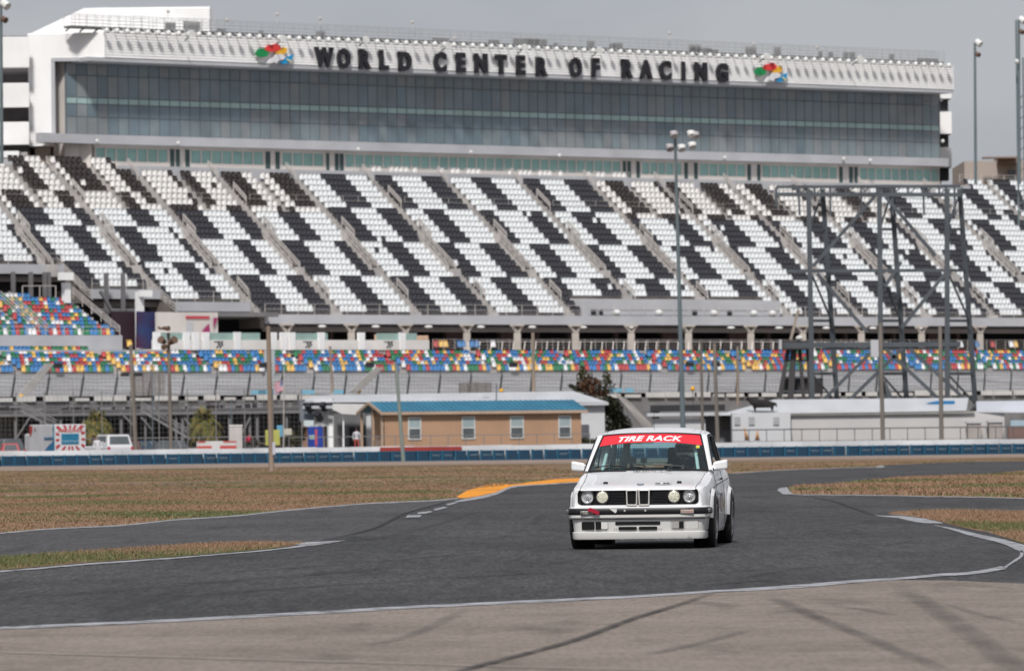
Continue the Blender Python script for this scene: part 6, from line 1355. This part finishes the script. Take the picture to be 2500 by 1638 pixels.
# the nose stands a little higher than first drawn
def lift(o):
    for v in o.data.vertices:
        x, y, z = v.co; w_ = 1 if y < .25 else max(0, (1.0-y)/.75)
        v.co.z = z+w_*lerp([(.118, 0), (.2, .016), (.45, .022), (.60, .022), (.68, .030), (.76, .010), (.84, 0)], z)
for o in [x for x in bpy.data.objects if x.type == 'MESH' and (x.parent == car or (x.parent and x.parent.parent == car))]: lift(o)
# ---- wheels, flares, underside
for sg in (-1, 1):
    for a, wx in ((AX[0], .745), (AX[1], .745)):
        c = (sg*wx, a, .300); r = .300; hwid = .112; cam_ = .045*sg
        e = bpy.data.objects.new('wheel', None); C.objects.link(e); e.parent = car; e.location = c; e.rotation_euler = (0, -cam_*(-1), 0); e.empty_display_size = .1
        g = MB(); g.lathe((0, 0, 0), [(-hwid*.8, .20), (-hwid, .255), (-hwid*.96, .286), (-hwid*.82, r), (hwid*.82, r), (hwid*.96, .286), (hwid, .255), (hwid*.8, .20)], 'x', 48); o = g.build('tyre', m_kb, None, local=True, auto=50); o.parent = e
        g = MB(); s = sg; g.lathe((0, 0, 0), [(s*hwid*.9, .207), (s*hwid*.98, .198), (s*hwid*.6, .188), (s*.0, .18), (s*-.08, .18)], 'x', 40)
        for k in range(10):
            t = 2*math.pi*k/10; d = Vector((0, math.cos(t), math.sin(t))); g.bar(Vector((s*hwid*.72, 0, 0))+d*.045, Vector((s*hwid*.80, 0, 0))+d*.192, .026, .03, up=(1, 0, 0))
        g.tube((s*hwid*.3, 0, 0), (s*hwid*.86, 0, 0), .055, .045, 16); o = g.build('rim', m_rim, None, local=True, auto=40); o.parent = e
        g = MB(); g.tube((s*.0, 0, 0), (s*hwid*.3, 0, 0), .14, .14, 20); o = g.build('brake_disc', mat('brake_steel', (.12, .11, .10), .5, metal=.5), None, local=True); o.parent = e
        w_ = lerp(WT, a); g = MB(); ks = 26; pr = [(AR-.012, w_-.04), (AR-.010, w_+.034), (AR+.014, w_+.038), (AR+.075, w_+.002)]
        for k in range(ks):
            t0, t1 = R(8)+R(164)*k/ks, R(8)+R(164)*(k+1)/ks
            for (r0, x0), (r1, x1) in zip(pr[:-1], pr[1:]):
                f = lambda r_, x_, t: (sg*x_, a+r_*math.cos(t), .30+r_*math.sin(t)*(1 if r_ < .4 else .93)); g.quad(f(r0, x0, t0), f(r1, x1, t0), f(r1, x1, t1), f(r0, x0, t1))
        g.build('wheel_flare', m_cw, car, local=True, auto=50)
        g = MB(); g.lathe((sg*.60, a, .30), [(0, 0), (0, AR-.014), (sg*.19, AR-.014)], 'x', 30); g.build('wheel_well', m_deep, car, local=True)
g = MB(); g.box(-.60, .60, .02, 4.2, .17, .60); g.box(-.16, .12, .4, 1.0, .105, .17); g.build('underbody', m_deep, car, local=True)
g = MB(); g.box(-.62, .62, 1.2, 3.5, .60, .72); g.build('floor_pan', m_in, car, local=True)
for sg in (-1, 1): g = MB(); g.box(min(sg*.60, sg*.772), max(sg*.60, sg*.772), AX[0]+.36, AX[1]-.36, .17, .30); g.build('sill', m_cs, car, local=True)
# ---- greenhouse
def G(u, v, off_=0.):          # windshield surface
    hx_ = .705+(.580-.705)*v; yc = 1.15+(1.86-1.15)*v; ye = 1.42+(2.00-1.42)*v; zc = .900+(1.335-.900)*v; zb = .898+(1.312-.898)*v
    p = Vector((u*hx_, yc+(ye-yc)*abs(u)**2.2, zc+(zb-zc)*abs(u)**2.5+.012*math.sin(math.pi*v))); return p+Vector((u*.35, -.55, .75)).normalized()*off_
def patch(fn, us, vs, name, m, smooth=True, thick=None):
    g = MB()
    for i in range(len(us)-1):
        for j in range(len(vs)-1): g.quad(fn(us[i], vs[j]), fn(us[i+1], vs[j]), fn(us[i+1], vs[j+1]), fn(us[i], vs[j+1]))
    return g.build(name, m, car, local=True, smooth=smooth)
lin = lambda a, b, n: [a+(b-a)*i/(n-1) for i in range(n)]
ws = patch(G, lin(-1, 1, 25), lin(0, 1, 9), 'windshield', m_gls)
bn = patch(lambda u, t: G(u, 1-(.255+.075*u*u)*(1-t), .004), lin(-.985, .985, 25), lin(0, .985, 5), 'banner', mat('banner_red', (.80, .022, .040), .45, scale=2)); bn.parent = ws
t_ = textmesh('TIRE RACK', 'banner_lettering', mat('banner_white', (.80, .80, .80), .5), Matrix.Identity(4), 1., 0., .036, .28, 1.0, car, 1.04); t_.parent = ws
me = t_.data; xs2 = [v.co.x for v in me.vertices]; ys2 = [v.co.y for v in me.vertices]; xm, xM, ym, yM = min(xs2), max(xs2), min(ys2), max(ys2)
bm = bmesh.new(); bm.from_mesh(me); bmesh.ops.triangulate(bm, faces=bm.faces); bmesh.ops.subdivide_edges(bm, edges=[e_ for e_ in bm.edges if e_.calc_length() > .3], cuts=2); bm.to_mesh(me); bm.free()
for v in me.vertices:
    u = -.635+1.27*(v.co.x-xm)/(xM-xm); vv_ = (v.co.y-ym)/(yM-ym); v.co = G(u, .775-.035*u*u+.155*vv_, .0075)
me.update()
g = MB()         # black seal round the glass
ring = [(u, 0) for u in lin(-1, 1, 21)]+[(1, v) for v in lin(0, 1, 9)][1:]+[(u, 1) for u in lin(1, -1, 21)][1:]+[(-1, v) for v in lin(1, 0, 9)][1:]
for a, b in zip(ring[:-1], ring[1:]): g.tube(G(*a, .002), G(*b, .002), .013, .013, 8, False)
g.build('windshield_seal', m_k, car, local=True, smooth=True)
sk = G(.90, .62, .006); g = MB(); g.prism([sk+Vector(p) for p in ((-.02, 0, -.018), (.02, .01, -.018), (.016, .02, .012), (-.024, .01, .012))], (0, -.002, .001)); g.build('yellow_sticker', mat('yellow_sticker', (.75, .62, .02), .5), car, local=True)
def RF(u, v):         # roof
    y0 = 1.86+.14*abs(u)**2.2; y1 = 2.98; y = y0+(y1-y0)*v; x = u*(.600+.010*v); z = 1.322+.085*math.sin(math.pi*(.04+.72*v))-.050*abs(u)**3.2+.004; return Vector((x, y, z))
roof = patch(RF, lin(-1, 1, 21), lin(0, 1, 12), 'roof', m_cw)
g = MB()
for sg in (-1, 1):
    g.path([RF(sg*.93, v)+Vector((0, 0, .001)) for v in lin(.0, .95, 10)], .0022, 4)
    g.path([RF(sg*.80, v)+Vector((0, 0, .0)) for v in lin(.25, .6, 5)], .0018, 4)
g.build('roof_seam', mat('roof_seam_grey', (.16, .16, .17), .6), car, local=True)
g = MB(); p = RF(.02, .3); g.tube(p, p+Vector((-.002, .02, .21)), .0025, .0015, 6); g.build('antenna', m_k, car, local=True)
for sg in (-1, 1):         # pillars and roof rails
    S = lambda x, y, z: Vector((sg*x, y, z))
    g = MB()
    n_ = 10
    for i in range(n_):
        v0, v1 = i/n_, (i+1)/n_; inn = lambda v: G(sg*1.0, v)+Vector((sg*.004, .0, 0)); out_ = lambda v: Vector((sg*(.765+(.655-.765)*v), 1.47+(2.03-1.47)*v, .885+(1.308-.885)*v)); mid = lambda v: (inn(v)+out_(v))/2+Vector((sg*.010, -.014, .012))
        g.quad(inn(v0), mid(v0), mid(v1), inn(v1)); g.quad(mid(v0), out_(v0), out_(v1), mid(v1))
    g.build('a_pillar', m_cw, car, local=True, auto=60)
    rail_ = [S(.655, 2.03, 1.308), S(.662, 2.2, 1.325), S(.664, 2.5, 1.328), S(.66, 2.8, 1.312), S(.655, 2.98, 1.275), S(.70, 3.25, 1.12), S(.735, 3.5, .95)]
    g = MB()
    for i, v in enumerate(lin(0, 1, 4)): pass
    for a, b, va, vb in zip(rail_[:4], rail_[1:5], (0, .2, .5, .8), (.2, .5, .8, 1)): g.quad(a, b, RF(sg, vb), RF(sg, va))
    g.poly([S(.655, 2.98, 1.275), S(.60, 2.98, 1.30), S(.60, 3.2, 1.16), S(.66, 3.62, .94), S(.735, 3.5, .95), S(.70, 3.25, 1.12)])
    g.poly([S(.664, 2.78, 1.31), S(.655, 2.98, 1.275), S(.735, 3.5, .93), S(.752, 3.05, .925)]); g.build('c_pillar', m_cw, car, local=True, auto=40)
    g = MB(); tr = [S(.768, 1.50, .90), S(.668, 2.05, 1.292), S(.672, 2.45, 1.30), S(.668, 2.78, 1.285), S(.752, 3.03, .925)]
    for a, b in zip(tr[:-1], tr[1:]): g.tube(a, b, .010, n=6)
    g.tube(S(.672, 2.42, 1.30), S(.768, 2.42, .915), .018, n=6); g.tube(tr[0], tr[-1], .010, n=6); g.build('window_trim', m_k, car, local=True)
    g = MB(); g.poly([S(.764, 2.46, .92), S(.752, 3.0, .93), S(.668, 2.76, 1.28), S(.672, 2.46, 1.295)]); g.build('quarter_window', m_gls2, car, local=True)
    g = MB(); g.box(min(sg*.765, sg*.93), max(sg*.765, sg*.93), 0, .13, -.015, .118); me_ = g
    me_.v = [(x+ (0 if z > .06 else -sg*.0), 1.52+y+(.03 if abs(x) > .8 else 0), .905+z*(1 if abs(x) > .8 else .75)+(.015 if abs(x) > .8 and z < .06 else 0)) for x, y, z in me_.v]
    mr_ = g.build('mirror', m_cw, car, local=True, bevel=.022)
    g = MB(); g.prism([S(.70, 1.46, .86), S(.80, 1.52, .915), S(.78, 1.56, .99), S(.74, 1.60, .96), S(.72, 1.62, .87)], (0, .03, 0)); o = g.build('mirror_foot', m_cw, car, local=True, bevel=.008); o.parent = mr_
    g = MB(); pts = [S(lerp(WT, y)+.001-.018*min(1, max(0, (y-1.1)/1.2)), y, z) for y, z, t in ((.55, .655, .35), (.75, .672, .5), (1.2, .70, .6), (2.0, .735, .7), (2.9, .765, .75), (3.8, .79, .8))]; g.path(pts, .0045, 5)
    g.path([S(.822, 1.33, .22), S(.822, 1.33, .62), S(.80, 1.36, .76), S(.765, 1.42, .88)], .003, 4); g.path([S(.828, 2.42, .22), S(.826, 2.42, .62), S(.80, 2.42, .80), S(.768, 2.42, .91)], .003, 4); g.build('side_seam', mat('seam_dark', (.05, .05, .055), .6), car, local=True)
    g = MB(); g.box(min(sg*.792, sg*.812), max(sg*.792, sg*.812), 2.22, 2.36, .775, .80); g.build('door_handle', m_k, car, local=True)
    for y0, y1, z0, z1, cc in ((1.36, 1.5, .44, .60, (.45, .05, .05)), (1.55, 1.72, .42, .64, (.05, .20, .35)), (1.78, 1.9, .45, .6, (.35, .06, .08)), (1.95, 2.25, .40, .62, (.12, .12, .14)), (2.3, 2.38, .4, .55, (.40, .25, .05))):
        g = MB(); g.box(min(sg*.80, sg*(lerp(WT, y0)+.008)), max(sg*.80, sg*(lerp(WT, y0)+.008)), y0, y1, z0, z1); g.build('side_decal', mat('decal_%d' % int(cc[0]*100+cc[2]*10), cc, .4, col2=(.55, .55, .55), scale=14), car, local=True)
patch(lambda u, v: Vector((u*(.575+(.60-.575)*v), 3.0+.58*v, 1.318-.37*v-.02*u*u)), lin(-1, 1, 9), lin(0, 1, 5), 'rear_window', m_gls2)
g = MB(); g.tube(Vector((-.6, 3.0, 1.315)), Vector((.6, 3.0, 1.315)), .012, n=6)
for i in range(14): v = (i+1)/15; g.tube(Vector((-.55, 3.0+.58*v, 1.312-.37*v)), Vector((.55, 3.0+.58*v, 1.312-.37*v)), .0022, n=4)
g.build('defroster', m_k, car, local=True)
# wipers
for pts in ([(.02, .01), (-.10, .05), (-.45, .085), (-.62, .09)], [(-.62, .11), (-.9, .06)], [(-.30, .13), (-.05, .10), (.02, .01)], [(.72, .02), (.45, .07), (.12, .115)], [(.10, .13), (.42, .10), (.60, .055)]):
    g = MB(); g.path([G(u, v, .022) for u, v in pts], .007, 6); o = g.build('wiper', m_k, car, local=True); o.parent = ws
# interior
m_cage = mat('teal_cage_tube', (.45, .58, .56), .4, scale=5); g = MB()
CG = [((.60, 1.55, .75), (.50, 2.02, 1.27)), ((-.60, 1.55, .75), (-.50, 2.02, 1.27)), ((-.50, 2.02, 1.27), (.50, 2.02, 1.27)), ((.50, 2.02, 1.27), (.52, 2.75, 1.28)), ((-.50, 2.02, 1.27), (-.52, 2.75, 1.28)),
      ((-.52, 2.75, 1.28), (.52, 2.75, 1.28)), ((.52, 2.75, 1.28), (.62, 2.8, .6)), ((-.52, 2.75, 1.28), (-.62, 2.8, .6)), ((-.40, 2.75, 1.28), (-.30, 3.3, .7)), ((.45, 2.75, 1.27), (.05, 2.8, .65))]
for a, b in CG: g.tube(a, b, .021, n=10)
g.build('roll_cage', m_cage, car, local=True, auto=40)
g = MB(); g.tube((-.38, 2.05, .85), (-.30, 2.15, 1.26), .05, .04, 12); g.tube((-.47, 2.0, .85), (-.44, 2.1, 1.25), .012, n=8); g.build('passenger_bar', mat('grey_padding', (.16, .20, .19), .6, scale=12), car, local=True)
g = MB()
for i in range(9): a = i/8; g.tube((-.56+.22*a, 2.2, .86), (-.52+.22*a, 2.2, 1.25), .004, n=4)
for i in range(7): g.tube((-.57, 2.2, .88+.055*i), (-.32, 2.2, .90+.055*i), .004, n=4)
g.build('window_net', mat('net_grey', (.22, .28, .27), .7), car, local=True)
g = MB(); g.box(-.64, .64, 1.42, 1.85, .70, .865); g.build('dashboard', m_in, car, local=True, bevel=.03)
for x in (-.62, -.05, .22): g = MB(); g.box(x, x+.14, 1.40, 1.415, .845, .872); g.build('dash_clutter', mat('dash_teal', (.38, .48, .46), .5, scale=20), car, local=True)
g = MB(); c = Vector((.37, 1.93, .915)); ax = Vector((0, -.85, .5)).normalized(); e1 = Vector((1, 0, 0)); e2 = ax.cross(e1); rg = [c+e1*.175*math.cos(2*math.pi*i/28)+e2*.175*math.sin(2*math.pi*i/28) for i in range(29)]
g.path(rg, .016, 8)
for t in (0, 120, 240): g.bar(c, c+e1*.17*math.cos(R(t+90))+e2*.17*math.sin(R(t+90)), .03, .01)
g.build('steering_wheel', m_k, car, local=True, auto=60)
g = MB(); g.box(.14, .62, 2.50, 2.62, .55, 1.17); g.box(.17, .27, 2.40, 2.55, .98, 1.16); g.box(.52, .60, 2.40, 2.55, .98, 1.16); g.build('race_seat', m_in, car, local=True, bevel=.04)
g = MB(); g.box(-.215, .215, 2.0, 2.03, 1.235, 1.29); g.build('inside_mirror', m_k, car, local=True, bevel=.012)
g = MB(); g.box(-.30, -.17, 1.75, 1.78, .985, 1.06); g.tube((-.235, 1.76, .86), (-.235, 1.76, .99), .006, n=6); g.build('display_screen', mat('screen_grey', (.012, .012, .014), .4), car, local=True)
g = MB(); g.box(-.115, -.045, 1.72, 1.76, .99, 1.05); g.tube((-.08, 1.74, .86), (-.08, 1.74, 1.0), .006, n=6); g.build('dash_camera', m_k, car, local=True)
# ---- driver: a thing of its own sitting in the car
cm = Matrix.Translation(car.location) @ Matrix.Rotation(-YAW, 4, 'Z')
drv = empty('person', cm @ Vector((.37, 2.40, .55)), 'driver in grey helmet and dark suit holding the steering wheel of the race car', 'person', rz=-YAW)
JP = [(0, .05, .0, .16, .12), (0, .06, .18, .15, .11), (0, .04, .36, .19, .11), (0, .02, .47, .055, .055), (0, .0, .56, .07, .08)]
Ed = [(0, 1), (1, 2), (2, 3), (3, 4)]; K0 = 5
for sg in (-1, 1):
    b = len(JP); JP += [(sg*.20, .02, .40, .062, .062), (sg*.27, -.20, .25, .045, .045), (sg*.165, -.42, .345, .03, .03), (sg*.15, -.465, .36, .035, .022)]
    Ed += [(2, b), (b, b+1), (b+1, b+2), (b+2, b+3)]
    for k in range(4): JP += [(sg*(.13-.004*k), -.50, .385-.02*k, .0095, .0095), (sg*(.155), -.515, .375-.02*k, .008, .008)]; m_ = len(JP)-2; Ed += [(b+3, m_), (m_, m_+1)]
    JP += [(sg*.125, -.45, .365, .01, .01)]; Ed += [(b+3, len(JP)-1)]
    b = len(JP); JP += [(sg*.10, .0, .0, .09, .09), (sg*.14, -.45, .12, .07, .07), (sg*.13, -.80, -.18, .045, .045)]; Ed += [(0, b), (b, b+1), (b+1, b+2)]
skin_obj('body', JP, Ed, mat('race_suit', (.035, .04, .045), .8, scale=8), drv, 1)
g = MB(); g.ball((0, -.0, .60), .138, 20, 14, (.98, 1.08, 1.02)); hm = g.build('helmet', mat('grey_helmet', (.80, .82, .82), .25, scale=2, coat=.6), drv, local=True, smooth=True)
g = MB()
for i in range(10):
    for j in range(4):
        f = lambda i_, j_: Vector((.141*math.sin(R(-62+12.4*i_))*math.cos(R(-14+9*j_)), -.155*math.cos(R(-62+12.4*i_))*math.cos(R(-14+9*j_)), .592+.145*math.sin(R(-14+9*j_))))
        g.quad(f(i, j), f(i+1, j), f(i+1, j+1), f(i, j+1))
o = g.build('visor', mat('dark_visor', (.012, .013, .015), .12), drv, local=True, smooth=True); o.parent = hm
